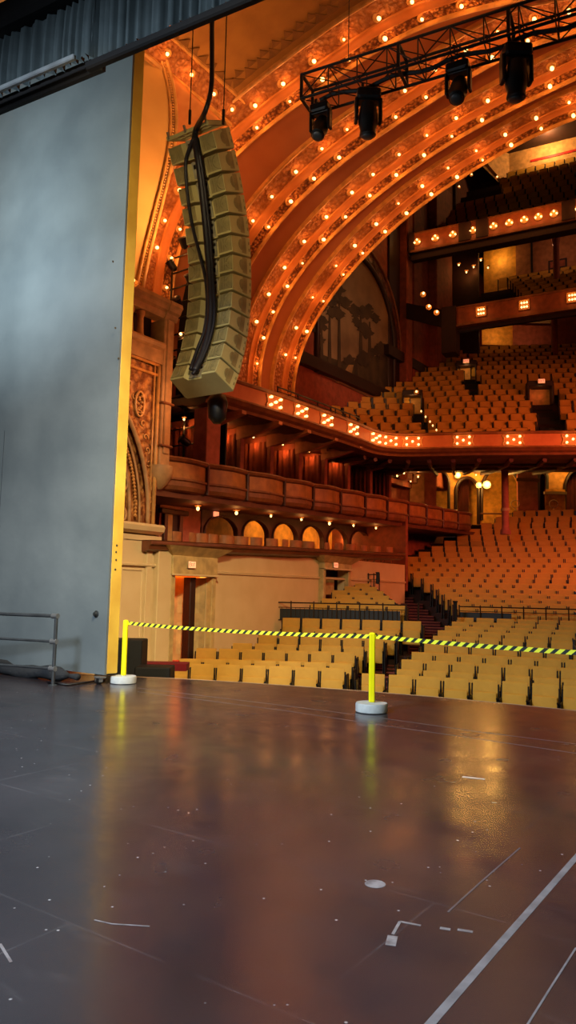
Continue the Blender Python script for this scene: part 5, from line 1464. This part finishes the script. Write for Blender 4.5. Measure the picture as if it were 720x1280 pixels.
def tree(px, yb, yt, cw, ch, name):
    P = []
    mb = MB()
    mb.prism([onM(px - 2, yb, .078), onM(px + 2.5, yb, .078), onM(px + 1, yt, .078), onM(px - .5, yt, .078)], (-.008, 0, 0))
    for k in range(9):
        cx, cy = px + r_.uniform(-cw, cw), yt + r_.uniform(-ch, ch); rr = r_.uniform(4, 8)
        pts = [onM(cx + rr * (1 + .3 * math.sin(a * 5 + k)) * math.cos(a), cy + .8 * rr * (1 + .3 * math.cos(a * 4)) * math.sin(a), .08 + .001 * k) for a in [2 * PI * q / 16 for q in range(16)]]
        mb.prism(pts, (-.008, 0, 0))
    mb.build(name, M_mt, mu)
tree(412, 456, 384, 14, 14, 'painted_tree'); tree(424, 462, 376, 10, 16, 'painted_tree'); tree(451, 446, 396, 10, 18, 'painted_tree'); tree(462, 448, 402, 9, 16, 'painted_tree'); tree(402, 450, 410, 6, 16, 'painted_tree'); tree(476, 450, 436, 12, 6, 'painted_tree'); tree(445, 470, 448, 12, 4, 'painted_tree')
mb = MB(); mb.tube([p + Vector((.06, 0, 0)) for p in outline], .12, 8); mb.build('inner_frame', M_darkwood, mu, smooth=True)
aw = am + .75; outl2 = [Vector((XM + .02, ym0 + aw * math.cos(PI * i / 30), zs_m + (bm + .75) * math.sin(PI * i / 30))) for i in range(31)]
mb = MB(); inn = [Vector((XM + .08, ym0 + (am + .12) * math.cos(PI * i / 30), zs_m + (bm + .12) * math.sin(PI * i / 30))) for i in range(31)]
mb.grid([[Vector((XM + .12, p.y, p.z)) for p in outl2], inn]); mb.grid([outl2, [Vector((XM + .12, p.y, p.z)) for p in outl2]])
mb.build('ornate_surround', mat('surround_relief', (120, 66, 36), .5, rgb2=(70, 36, 20), bump=1, bscale=3.5, kind='ornate'), mu, smooth='auto')
mb = MB(); mb.tube([p + Vector((.12, 0, 0)) for p in outl2], .07, 8); mb.build('outer_moulding', M_mold, mu, smooth=True)
# sill below the mural: a sloping dark beam, then stepping up to the right
a, b_ = onM(376, 452, .3), onM(492, 503, .3)
mb = MB(); mb.prism([a, b_, b_ + Vector((0, 0, .5)), a + Vector((0, 0, .5))], (-.3, 0, 0)); mb.box(a + Vector((-.1, -.1, .3)), (.5, .35, .9), bev=.05)
struct('trim_17', mb, M_darkwood)
a, b_ = onM(486, 442, .35), onM(536, 470, .35)
mb = MB(); mb.prism([a, b_, b_ + Vector((0, 0, .5)), a + Vector((0, 0, .5))], (-.35, 0, 0)); struct('trim_18', mb, M_darkwood)
# dark piers between mural and galleries
for k, (px0, px1, o, m) in enumerate(((486, 500, .1, M_darkwood), (509, 516, .5, M_redwall), (517, 541, .25, M_redwall), (546, 566, .7, M_redwall))):
    y0, y1 = onM(px0, 420, o).y, onM(px1, 420, o).y; mb = MB(); mb.box((XM + o / 2, (y0 + y1) / 2, 16), (o, y1 - y0, 17.5), bev=.05); struct('wall_pier' + ('.%03d' % (k + 1)), mb, m)
# ---- upper galleries
GD = (dep(720, 100, 30) - dep(517, 100, 33.4)); GD.z = 0; GD.normalize(); GN = Vector((-GD.y, GD.x, 0))
M_gal = mat('gallery_front_paint', (150, 78, 44), .5)
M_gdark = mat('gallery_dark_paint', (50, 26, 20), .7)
def gallery(pA, d_, zdrop, length, name, tag_):
    A_ = dep(pA[0], pA[1], d_); return A_
GA = at(2, 19.9, 516, 294)
GAe = GA + GD * 26
def gbox(o, p, u0, u1, n0, n1, z0, z1, nm, m, parent=None):
    mb = MB(); mb.hexa([p + GD * u0 + GN * n0 + Vector((0, 0, z0)), p + GD * u1 + GN * n0 + Vector((0, 0, z0)), p + GD * u1 + GN * n1 + Vector((0, 0, z0)), p + GD * u0 + GN * n1 + Vector((0, 0, z0))],
                       [p + GD * u0 + GN * n0 + Vector((0, 0, z1)), p + GD * u1 + GN * n0 + Vector((0, 0, z1)), p + GD * u1 + GN * n1 + Vector((0, 0, z1)), p + GD * u0 + GN * n1 + Vector((0, 0, z1))])
    return mb.build(nm, m, parent)
def empty_s(name, loc):
    o = bpy.data.objects.new(name, None); COL.objects.link(o); o['kind'] = 'structure'; o.location = loc; return o
ga = empty_s('trim_19', GA)
zA = -.85
gbox(0, GA, 0, 26, 0, .2, -.85, 0, 'front_panel', M_gal, ga)
gbox(0, GA, -.1, 26, -.06, .26, -.0, .08, 'top_rail', M_mold, ga)
gbox(0, GA, -.1, 26, -.1, .3, -.97, -.85, 'lower_moulding', M_mold, ga)
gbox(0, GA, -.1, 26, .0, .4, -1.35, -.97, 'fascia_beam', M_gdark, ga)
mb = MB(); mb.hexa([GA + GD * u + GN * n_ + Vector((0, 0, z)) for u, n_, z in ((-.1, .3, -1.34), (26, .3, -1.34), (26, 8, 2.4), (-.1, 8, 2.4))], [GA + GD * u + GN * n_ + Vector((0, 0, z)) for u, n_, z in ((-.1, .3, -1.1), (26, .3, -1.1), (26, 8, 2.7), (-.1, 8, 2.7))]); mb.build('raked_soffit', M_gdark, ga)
for u in (0.02, ):
    gbox(0, GA, -.2, .1, -.1, .3, -.97, .1, 'end_post', M_gdark, ga)
def u_of(P0, px, dz=-.4):
    return min([i * .05 for i in range(0, 520)], key=lambda u: abs(pix(P0 + GD * u + Vector((0, 0, dz)))[0] - px))
for px in (581, 603.5, 711):
    u = u_of(GA, px); gbox(0, GA, u - .3, u + .3, -.14, 0, -.9, .02, 'dark_pier', M_gdark, ga)
gc = None
for j, px in enumerate((522, 544, 566, 592, 617, 636.5, 655, 673.7, 693, 724)):
    u = u_of(GA, px); p = GA + GD * u - GN * .02 + Vector((0, 0, -.42)); rz = math.atan2(GD.y, GD.x)
    lab = 'triangle of three small bulbs on the upper gallery front, %s from the left' % ordn(j + 1)
    if gc is None:
        gc = thing('gallery_light', lab, 'light fitting', p, rz, 'bulb triangles on the upper gallery front')
        R = Matrix.Rotation(PI / 2, 3, 'X')
        mb = MB(); mb.lathe((0, 0, 0), [(.2, 0), (.2, .02), (.17, .04)], 16, R); mb.build('rosette', M_rim, gc, local=True, smooth='auto')
        for x, z in ((0, .09), (-.13, -.05), (.13, -.05)):
            mb = MB(); mb.lathe((x, 0, z), [(.035, .03), (.045, .06), (.045, .1), (.02, .13), (.005, .14)], 10, R); mb.build('bulb', M_bulb, gc, local=True, smooth=True)
    else: dup(gc, p, rz, lab)
    point(p - GN * .5, 12, ARCHC, .2)
# raked dark seating, rear wall and ceiling of the upper gallery
rear = 10.5; rise = 8.6
mb = MB(); rows = []
for i in range(11):
    k = i / 10; rows += [[GA + GD * u + GN * (1.0 + k * (rear - 1)) + Vector((0, 0, -.6 + rise * max(0, k - .1))) for u in (0, 13, 26)], [GA + GD * u + GN * (1.0 + k * (rear - 1)) + Vector((0, 0, -.6 + rise * k)) for u in (0, 13, 26)]]
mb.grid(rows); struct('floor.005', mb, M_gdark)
uw = u_of(GA, 640) + 1.2
pw = dep(624, 192.5, 46); pw2 = dep(646, 222, 46.0)
u0w = (pw2 - GA).dot(GD) - .2
M_gwall = mat('gallery_rear_wall', (214, 160, 96), .7)
RT = dep(640, 187, (GA + GD * (u0w + 1) + GN * rear).dot(FWD)).z - GA.z
gbox(0, GA, u0w, 26, rear, rear + .2, rise - 1.2, RT, 'wall_gallery_rear', M_gwall)['kind'] = 'structure'
gbox(0, GA, u0w + 1.4, u0w + 7, rear - .04, rear, RT - .95, RT - .8, 'trim_20', M_red)['kind'] = 'structure'
gbox(0, GA, u0w + 6.2, u0w + 7.6, rear - .25, rear, rise - 1, RT, 'wall_gallery_pier', M_gwall)['kind'] = 'structure'
mb = MB(); mb.hexa([GA + GD * (u0w - .1) + GN * rear + Vector((0, 0, rise - 1.4)), GA + GD * (u0w + .1) + GN * rear + Vector((0, 0, rise - 1.4)), GA + GD * (u0w - 2.4) + GN * (rear - 3) + Vector((0, 0, rise + 1.6)), GA + GD * (u0w - 2.6) + GN * (rear - 3) + Vector((0, 0, rise + 1.6))],
                   [GA + GD * (u0w - .1) + GN * rear + Vector((0, 0, RT)), GA + GD * (u0w + .1) + GN * rear + Vector((0, 0, RT)), GA + GD * (u0w - 2.4) + GN * (rear - 3) + Vector((0, 0, RT)), GA + GD * (u0w - 2.6) + GN * (rear - 3) + Vector((0, 0, RT))])
struct('wall_gallery_side', mb, M_gwall)
gbox(0, GA, -3, 26, rear - 3.5, rear + .4, RT - .0, RT + .3, 'ceiling_gallery', M_gdark)['kind'] = 'structure'
gbox(0, GA, -3, u0w - 2.5, rear - 3.2, rear - 3, -1, rise + 4.2, 'wall_gallery_dark', M_gdark)['kind'] = 'structure'
point(GA + GD * (u0w + 2.6) + GN * (rear - 1.2) + Vector((0, 0, RT - .5)), 260, (1, .55, .2), .15)
point(GA + GD * (u0w + 7.5) + GN * (rear - 1.2) + Vector((0, 0, RT - .5)), 260, (1, .55, .2), .15)
for j, (px, py) in enumerate(((573.5, 234), (589, 219), (621, 222), (604.5, 204))):
    bulb(dep(px, py, 42 - j * .8), -FWD, 'small bulb in the dark of the top gallery, %s from the left' % ordn(j + 1), 'bulbs in the dark of the top gallery', 3 if j < 3 else 0, .9)
# seats on the upper gallery and the lower one
for k in range(6, 11):
    for i in range(44):
        q = GA + GD * (.6 + i * .57 + (.28 if k % 2 else 0)) + GN * (1.3 + k * (rear - 1) / 10) + Vector((0, 0, -.6 + rise * k / 10))
        px, py = pix(q); 
        if px < 735 and px > 628: REST.append((q, math.atan2(GD.y, GD.x), 1.0))
for k in range(0, 6):
    for i in range(44):
        q = GA + GD * (.6 + i * .57 + (.28 if k % 2 else 0)) + GN * (1.3 + k * (rear - 1) / 10) + Vector((0, 0, -.6 + rise * k / 10))
        if pix(q)[0] < 735: REST.append((q, math.atan2(GD.y, GD.x), 1.0))
# lower of the two galleries
GB = at(2, 15.4, 558, 388); 
gb = empty_s('trim_21', GB)
gbox(0, GB, 0, 26, 0, .2, -.8, 0, 'front_panel', M_gal, gb); gbox(0, GB, -.1, 26, -.06, .26, 0, .08, 'top_rail', M_mold, gb)
gbox(0, GB, -.1, 26, -.1, .3, -.92, -.8, 'lower_moulding', M_mold, gb); mb = MB(); mb.hexa([GB + GD * u + GN * n_ + Vector((0, 0, z)) for u, n_, z in ((0, .2, -1.1), (26, .2, -1.1), (26, 7.2, 2.9), (0, 7.2, 2.9))], [GB + GD * u + GN * n_ + Vector((0, 0, z)) for u, n_, z in ((0, .2, -.92), (26, .2, -.92), (26, 7.2, 3.05), (0, 7.2, 3.05))]); mb.build('raked_soffit', M_gdark, gb)
gbox(0, GB, -.2, .5, -.2, .6, -2.2, .1, 'end_corbel', M_gdark, gb)
ps = at(2, 15.4 + 1.9, 521, 352)
r1 = Vector((XM + .5, ps.y, GB.z + .9)); 
mb = MB(); w2 = Vector((0, .15, 0)); mb.hexa([r1 - Vector((0, 0, .8)), GB - Vector((0, 0, .9)), GB + w2 - Vector((0, 0, .9)), r1 + w2 - Vector((0, 0, .8))], [r1, GB, GB + w2, r1 + w2]); mb.build('return_front', M_gdark, gb)
for j, (px, py) in enumerate(((528.7, 368), (535.8, 384), (545.6, 391))):
    u_ = (px - 521) / (556 - 521); q = dep(px, py, (GB - Vector((0, 0, 0))).dot(FWD) - 1.0 - .3 * (1 - u_))
    bulb(q, -FWD, 'bright bulb on the slanting end of the lower gallery, %s from the left' % ordn(j + 1), 'bulbs on the slanting end of the lower gallery', 5, 1.3)
sq = None
for j, px in enumerate((602, 655.5, 715)):
    u = u_of(GB, px); p = GB + GD * u - GN * .03 + Vector((0, 0, -.36)); rz = math.atan2(GD.y, GD.x); lab = 'square glowing light panel on the lower gallery front, %s from the left' % ordn(j + 1)
    if sq is None:
        sq = thing('square_light', lab, 'light fitting', p, rz, 'square lights on the lower gallery front')
        mb = MB(); 
        for x, z, w_, h_ in ((0, .22, .48, .04), (0, -.22, .48, .04), (-.22, 0, .04, .44), (.22, 0, .04, .44), (0, 0, .42, .02)): mb.box((x, -.03, z), (w_, .08, h_))
        mb.build('frame', M_rim, sq, local=True)
        R = Matrix.Rotation(PI / 2, 3, 'X')
        for x in (-.12, .0, .12):
            for z in (-.1, .1): mb = MB(); mb.lathe((x, 0, z), [(.03, 0), (.045, .03), (.045, .07), (.01, .09)], 8, R); mb.build('bulb', M_bulb, sq, local=True, smooth=True)
    else: dup(sq, p, rz, lab)
    point(p - GN * .5, 8, ARCHC, .2)
rearB = 7.5; riseB = 4.3
rows = []
for i in range(9):
    k = i / 8; rows += [[GB + GD * u + GN * (1.0 + k * (rearB - 1)) + Vector((0, 0, -.6 + riseB * max(0, k - .12))) for u in (0, 13, 26)], [GB + GD * u + GN * (1.0 + k * (rearB - 1)) + Vector((0, 0, -.6 + riseB * k)) for u in (0, 13, 26)]]
mb = MB(); mb.grid(rows); struct('floor.006', mb, M_gdark)
for k in range(0, 9):
    for i in range(44):
        q = GB + GD * (.6 + i * .57 + (.28 if k % 2 else 0)) + GN * (1.3 + k * (rearB - 1) / 8) + Vector((0, 0, -.6 + riseB * k / 8))
        if 628 + (8 - k) * 4 < pix(q)[0] < 735: REST.append((q, math.atan2(GD.y, GD.x), 1.0))
M_gw2 = mat('gallery_b_wall', (176, 112, 70), .7)
pq = dep(613, 318, 44); ub0 = (pq - GB).dot(GD)
gbox(0, GB, ub0 + 1.9, 26, rearB + .6, rearB + .8, riseB - 1.5, riseB + 3.2, 'wall_lower_gallery_rear', M_gw2)['kind'] = 'structure'
gbox(0, GB, ub0, ub0 + 1.9, rearB + .8, rearB + 1.0, riseB - 2.2, riseB + 3.2, 'wall_lower_gallery_door', M_yellowwall)['kind'] = 'structure'
gbox(0, GB, -4, ub0, rearB - .6, rearB - .4, -1, riseB + 3.2, 'wall_lower_gallery_dark', M_gdark)['kind'] = 'structure'
gbox(0, GB, ub0 + 2.75, ub0 + 2.85, rearB + .5, rearB + .6, riseB - 1.5, riseB + 2.2, 'trim_22', M_black)['kind'] = 'structure'
point(GB + GD * (ub0 + 1.0) + GN * (rearB + .2) + Vector((0, 0, riseB + 1.6)), 30, (1, .55, .15), .1)
for u_ in (4.2, 8.0): point(GB + GD * (ub0 + u_) + GN * (rearB - 1.2) + Vector((0, 0, riseB + 1.0)), 60, (1, .46, .25), .1)
wn = thing('notice_board', 'dark notice board on the lower gallery rear wall', 'notice board', GB + GD * (ub0 + 4) + GN * (rearB + .56) + Vector((0, 0, riseB - .1)))
gbox(0, GB, ub0 + 3.7, ub0 + 4.7, rearB + .54, rearB + .6, riseB - .1, riseB + .9, 'board', M_gdark, wn); gbox(0, GB, ub0 + 3.8, ub0 + 4.6, rearB + .53, rearB + .55, riseB + .45, riseB + .8, 'paper', M_redwall, wn)
wl = thing('lit_window', 'small lit window with bars at the right of the lower gallery', 'window', dep(716, 312, 43.5))
a = dep(716, 312, 43.6); mb = MB(); mb.box(a, (.35, .06, 1.0), math.atan2(GD.y, GD.x)); mb.build('glowing_pane', glow('lit_pane', (1, .4, .1), .8), wl)
mb = MB()
for k in range(4): mb.box(a - GN * .05 + Vector((0, 0, -.36 + .24 * k)), (.4, .04, .04), math.atan2(GD.y, GD.x))
mb.build('bar', M_gdark, wl)
gbox(0, GB, ub0 + 1.2, 26, 1.2, 1.4, 3.3, 3.55, 'trim_23', M_gdark)['kind'] = 'structure'
# columns between the galleries
for k, (px, y0, y1, d_) in enumerate(((696, 296, 362, 38.5), (694, 372, 470, 40), (632, 577, 668, 31.5))):
    a, b_ = dep(px, y1, d_), dep(px, y0, d_)
    cl_ = empty_s('trim_%d' % (24 + k), a)
    mb = MB()
    r0 = .17 if k < 2 else .15
    mb.lathe(Vector((a.x, a.y, a.z)), [(r0 * 1.5, 0), (r0 * 1.5, .15), (r0 * 1.1, .25), (r0, .4), (r0, b_.z - a.z - .5), (r0 * 1.15, b_.z - a.z - .4), (r0 * 1.3, b_.z - a.z - .15), (r0 * 1.6, b_.z - a.z)], 14); mb.build('column_shaft', M_redwall if k < 2 else M_pink, cl_, smooth='auto')
    if k == 2:
        mb = MB(); mb.lathe(Vector((a.x, a.y, a.z + 1.0)), [(r0 * 1.3, 0), (r0 * 1.3, .12)], 14); mb.build('band', M_tan, cl_)
# bulbs under the upper gallery soffit
for j, (px, py) in enumerate(((573.5, 329), (583, 338), (592, 331.5), (601, 323), (610, 332.5))):
    bulb(dep(px, py, 41), Vector((0, 0, -1)), 'bulb under the upper gallery ceiling, %s from the left' % ordn(j + 1), 'bulbs under the upper gallery ceiling', 4 if j < 4 else 0, 1.0)
for j, (px, py) in enumerate(((620, 402), (624.5, 397), (630, 394.5), (633.5, 400))):
    bulb(dep(px, py, 40.5), Vector((0, 0, -1)), 'bulb of the small chandelier group under the lower gallery, %s from the left' % ordn(j + 1), 'chandelier bulbs under the lower gallery', 3, 1.0)
mb = MB(); mb.lathe(dep(693, 255, 39.5), [(.02, -.1), (.12, 0), (.02, .1)], 10); tag(mb.build('aisle_lamp', M_white), 'white lamp glowing in the dark upper gallery at right', 'lamp')
# rear wall above the balcony seats
def fb_(px0, px1, y0, y1, d_, name, m, th=.2):
    a, b_ = dep(px0, y1, d_), dep(px1, y1, d_); h = dep((px0 + px1) / 2, y0, d_).z - a.z; c_ = (a + b_) / 2
    mb = MB(); mb.box((c_.x, c_.y, (a.z + b_.z) / 2 + h / 2) , ((b_ - a).length, th, h), math.radians(35)); return mb.build(name, m)
for nm, a_ in {'wall_balcony_rear': (560, 760, 396, 445, 46, M_redwall), 'wall_balcony_lit': (601, 641, 404, 432, 45.7, M_yellowwall), 'wall_balcony_rear_right': (641, 690, 408, 436, 45.6, M_pink),
               'wall_balcony_left': (545, 602, 400, 446, 44.5, M_redwall)}.items():
    fb_(a_[0], a_[1], a_[2], a_[3], a_[4], nm, a_[5])['kind'] = 'structure'
fb_(628, 688, 398, 403, 45.3, 'trim_27', M_cream)['kind'] = 'structure'
point(dep(622, 414, 44.6), 30, (1, .5, .15), .1); point(dep(668, 416, 44.2), 12, (1, .42, .2), .1)
# ---- rear wall of the main floor under the balcony: ochre wall with arches
DW = 39.5
wr = fb_(540, 780, 560, 660, DW + 1.2, 'wall_rear', M_yellowwall); wr['kind'] = 'structure'
def arch_face(pts_o, d_, name, m, hole=None, th=.35):
    """a wall piece with an arched hole, both given as they show in the photo, standing at depth d_"""
    P = [dep(px, py, d_) for px, py in pts_o]; Hh = [dep(px, py, d_) for px, py in hole]
    mb = MB(); mb.grid([P, Hh]); mb.grid([[p + FWD * th for p in P][::-1], [p + FWD * th for p in Hh][::-1]]); mb.grid([Hh, [p + FWD * th for p in Hh]])
    o = mb.build(name, m); o['kind'] = 'structure'; return o
def arc_px(x0, x1, yb, yt, n=16):
    c_, r_ = (x0 + x1) / 2, (x1 - x0) / 2; return [(x0, yb)] + [(c_ - r_ * math.cos(PI * i / n), yt + r_ * 1.25 * (1 - math.sin(PI * i / n))) for i in range(n + 1)] + [(x1, yb)]
def wall_arch(x0, x1, xo0, xo1, ytop, yb, yt, name, m, d_=DW):
    ho = arc_px(x0, x1, yb, yt); n = len(ho); out = [(xo0, yb)] + [(xo0 + (xo1 - xo0) * i / (n - 3), ytop) for i in range(n - 2)] + [(xo1, yb)]
    arch_face(out, d_, name, m, ho)
    mb = MB(); mb.tube([dep(px, py, d_ - .08) for px, py in ho], .09, 6); struct('trim_28.%s' % name[-3:], mb, M_darkwood)
M_ochre2 = mat('ochre_arch_wall', (206, 142, 62), .7)
wall_arch(535, 561, 520, 566, 572, 645, 588, 'wall_rear_arch.001', M_ochre2)
wall_arch(570, 598, 566, 602, 568, 655, 597, 'wall_rear_arch.002', M_ochre2)
wall_arch(602, 650, 600, 654, 566, 650, 584, 'wall_rear_arch.003', M_ochre2)
wall_arch(673, 684, 669, 690, 560, 650, 590, 'wall_rear_arch.004', M_ochre2)
wall_arch(706, 748, 690, 755, 556, 650, 585, 'wall_rear_arch.005', M_ochre2)
o = fb_(647, 672, 575, 650, DW - .6, 'wall_rear_pier', M_pink); o['kind'] = 'structure'
o = fb_(645, 674, 598, 602, DW - .7, 'trim_29', M_mold); o['kind'] = 'structure'
o = fb_(682, 706, 612, 640, DW - .5, 'wall_rear_pedestal', M_yellowwall); o['kind'] = 'structure'
o = fb_(680, 708, 615, 618, DW - .7, 'trim_30', M_cream); o['kind'] = 'structure'
def drape_f(px0, px1, y0, y1, d_, label):
    a, b_ = dep(px0, y1, d_), dep(px1, y1, d_); h = dep(px0, y0, d_).z - a.z; n = 40; rows = []
    for z, k in ((0, 1), (h * .5, .8), (h, .5)): rows.append([a.lerp(b_, j / n) + FWD * .08 * k * math.sin(j * 1.1) + Vector((0, 0, z)) for j in range(n + 1)])
    mb = MB(); mb.grid(rows); tag(mb.build('drape', mat('dark_red_drape', (96, 34, 22), .85), smooth=True), label, 'drape')
drape_f(573, 586, 600, 645, DW + .6, 'dark red drape in the left arch of the ochre rear wall')
drape_f(672, 684, 592, 645, DW + .6, 'dark red drape in the narrow arch of the ochre rear wall')
drape_f(708, 745, 590, 648, DW + .6, 'dark red drape in the rightmost arch of the ochre rear wall')
for j, (px, py, s, lab) in enumerate(((598.5, 606.5, .16, 'small yellow globe lamp in the arch of the ochre rear wall'), (608.5, 606, .22, 'large yellow globe lamp in the arch of the ochre rear wall'), (572, 594, .17, 'yellow globe lamp left on the ochre rear wall'), (711, 582.7, .24, 'brightest yellow globe lamp above the right arch'))):
    p = dep(px, py, DW - .35 if j > 1 else DW - .3); mb = MB(); mb.lathe(p, [(.02, -s), (s * .75, -s * .7), (s, 0), (s * .75, s * .7), (.02, s)], 14); tag(mb.build('globe_lamp', M_globe, smooth=True), lab, 'lamp', 'globe lamps of the rear wall')
    point(p - FWD * .5, 115 if j != 0 else 40, (1, .5, .1), s)
# lower end of the left arm: pale piers at the back of the boxes
for nm, a_ in {'wall_rear_left': (490, 545, 586, 650, 38.5, M_pink), 'wall_rear_left_lit': (512, 530, 592, 640, 38.2, M_tan)}.items(): fb_(*a_[:5], nm, a_[5])['kind'] = 'structure'
# bulbs under the balcony
for j, (px, py, s) in enumerate(((496.5, 592.5, .9), (505, 589, .9), (522.7, 593.5, .9), (513.4, 600, .7), (523, 583, .5), (572, 571, 1.1), (593.5, 579.5, .9), (566, 582.5, .7), (595, 591.5, .8), (627.5, 583, 1.2), (674, 577, .8), (674, 585, .8), (712, 565.5, 1.2), (640, 572, .5))):
    d_ = 31 + (py - 565) * .18
    bulb(dep(px, py, d_), Vector((0, 0, -1)), 'bulb on the dark ceiling under the balcony, %s of the fourteen scattered there' % ordn(j + 1), 'bulbs under the balcony', 7 * s, s)
# chandelier-like balustrade bits on the rear parapet
mb = MB(); P = [dep(px, 642, 38.4) for px in (600, 640, 680, 720, 740)]; mb.tube([p + Vector((0, 0, .0)) for p in P], .05, 6); tag(mb.build('rear_parapet_rail', M_mold), 'low brown rail behind the last row of seats', 'rail')
# music stands or coils glinting behind the last row
for j, px in enumerate((644, 692)):
    p = dep(px, 630, 38.6); mb = MB(); mb.tube([p + RGT * (.22 * math.cos(a)) + Vector((0, 0, .2 * math.sin(a))) for a in [2 * PI * q / 14 for q in range(15)]], .03, 6); mb.tube([p - Vector((0, 0, .2)), p - Vector((0, 0, .8))], .03, 6)
    tag(mb.build('stand', M_tan, smooth=True), ['pale ring shaped stand behind the last row, left of the pink pier', 'pale ring shaped stand behind the last row, by the ochre pedestal'][j], 'stand')
# overall envelope: back, right side and roof of the hall
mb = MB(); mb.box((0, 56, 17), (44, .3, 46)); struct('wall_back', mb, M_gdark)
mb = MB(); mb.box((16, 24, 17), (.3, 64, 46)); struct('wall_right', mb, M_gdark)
mb = MB()                                               # face of the hall side above the farthest arch
THV = [PI * i / 60 for i in range(61)]
rows = [[arch_pt(1, 1.5, th) + Vector((0, .02, 0)) for th in THV], [Vector((XC - 26 * math.cos(th), 22.65, max(ZC, ZC + 30 * math.sin(th)))) for th in THV]]
mb.grid(rows); struct('wall_above_arch', mb, M_gdark)
mb = MB(); mb.box((0, 40, 36), (44, 36, .3)); struct('ceiling_hall', mb, M_gdark)
mb = MB(); mb.box((-4, -7.2, 8), (40, .3, 24)); struct('wall_behind_stage', mb, M_black)
mb = MB(); mb.box((-4, .5, 19), (40, 15, .3)); struct('ceiling_stage', mb, M_black)
# ---- all the farther seats in one object
mb = MB()
def seat_low(p, rz, s):
    R = Matrix.Rotation(rz, 3, 'Z')
    mb.cur = 0
    mb.box(p + R @ Vector((0, .18, .64)), (.5, .07, .58), rz, bev=.03)
    mb.box(p + R @ Vector((0, .08, .5)), (.47, .07, .4), rz)
    mb.cur = 1
    for sx in (-1, 1): mb.box(p + R @ Vector((sx * .278, .12, .42)), (.035, .16, .84), rz)
for p, rz, s in REST: seat_low(p, rz, s)
o = mb.build('theater_seats', [M_seat, M_dark]); tag(o, 'the farther rows of theater seats on the main floor, balcony and galleries', 'theater seats', kind='stuff')
print('rest', len(REST))
# ================================================================== WORLD, WORK LIGHTS, ADDED FILL LIGHTS, EXPOSURE
w = bpy.data.worlds.new('world'); SC.world = w; w.use_nodes = True
w.node_tree.nodes['Background'].inputs['Color'].default_value = (1, .5, .4, 1)
w.node_tree.nodes['Background'].inputs['Strength'].default_value = .014
COOL = (.86, .96, 1)
area((-11.5, 4.2, 6.4), (-12, 8, 9), 255, COOL, 2.0, 1.0, PI * .65)              # stage work lights, cool
area((-6.5, -3, 8.5), (-6.5, 3.5, 0), 1250, (.76, .86, 1), 3, 2, PI * .62)
area((-3, 4.2, 7.6), (-9.5, 8.6, 2.5), 230, (1, .78, .5), 1.2, 1.2, PI * .36)     # lights the posts and the yellow edge
spot((-3.2, 4.5, 7.5), (-8.2, 14, -.5), 2150, (1, .9, .34), 62, .9, .5)      # work light thrown on the front seats
HOUSE_FILL = (1, .19, .09)
area((3, 26, 7), (-14, 21, 4.5), 300, HOUSE_FILL, 5, 2, PI * .6)               # unseen warm fill added from the far side, onto the boxes
area((2, 24, 7), (-10, 33, 3), 300, HOUSE_FILL, 5, 2, PI * .5)  # same added fill, aimed at the main floor seats
area((3, 27, 15), (-10, 36, 11), 30, HOUSE_FILL, 5, 4, PI * .4)  # weak added fill towards the balcony
area((-10.7, 12.9, 6.2), (-13, 11.4, 5.8), 24, (1, .4, .15), .8, .8, PI * .7)  # fill added to lift the organ grille, no lamp of the hall
area((-10.7, 12.6, 9.7), (-13.2, 11.6, 12), 125, (1, .46, .16), .8, .8, PI * .75)  # fill added to brighten the niche
area((-6, 4.5, 6.2), (-9.6, 10.5, 9.0), 30, (1, .74, .4), 1, 1, PI * .3)  # soft fill added on the speaker stack
area((-4.5, 9, 12.3), (-5.5, 11, 17), 110, (1, .5, .2), 1.5, 1.5)  # upward fill added for the front ceiling
area((-5, 17, 6), (-12.6, 18, 1.5), 45, (1, .42, .2), 2, 1, PI * .6)  # fill added along the lower cream wall
spot((-9, 23.5, 13.5), (-16.6, 28, 12.5), 750, (1, .6, .36), 50, .8, .3)     # unseen spot added to brighten the mural
vs = SC.view_settings
vs.view_transform = 'Standard'; vs.look = 'None'; vs.gamma = 1; vs.exposure = 0; vs.use_curve_mapping = False
SC.cycles.use_denoising = True
SC.cycles.max_bounces = 6; SC.cycles.diffuse_bounces = 4; SC.cycles.glossy_bounces = 3; SC.cycles.sample_clamp_indirect = 4
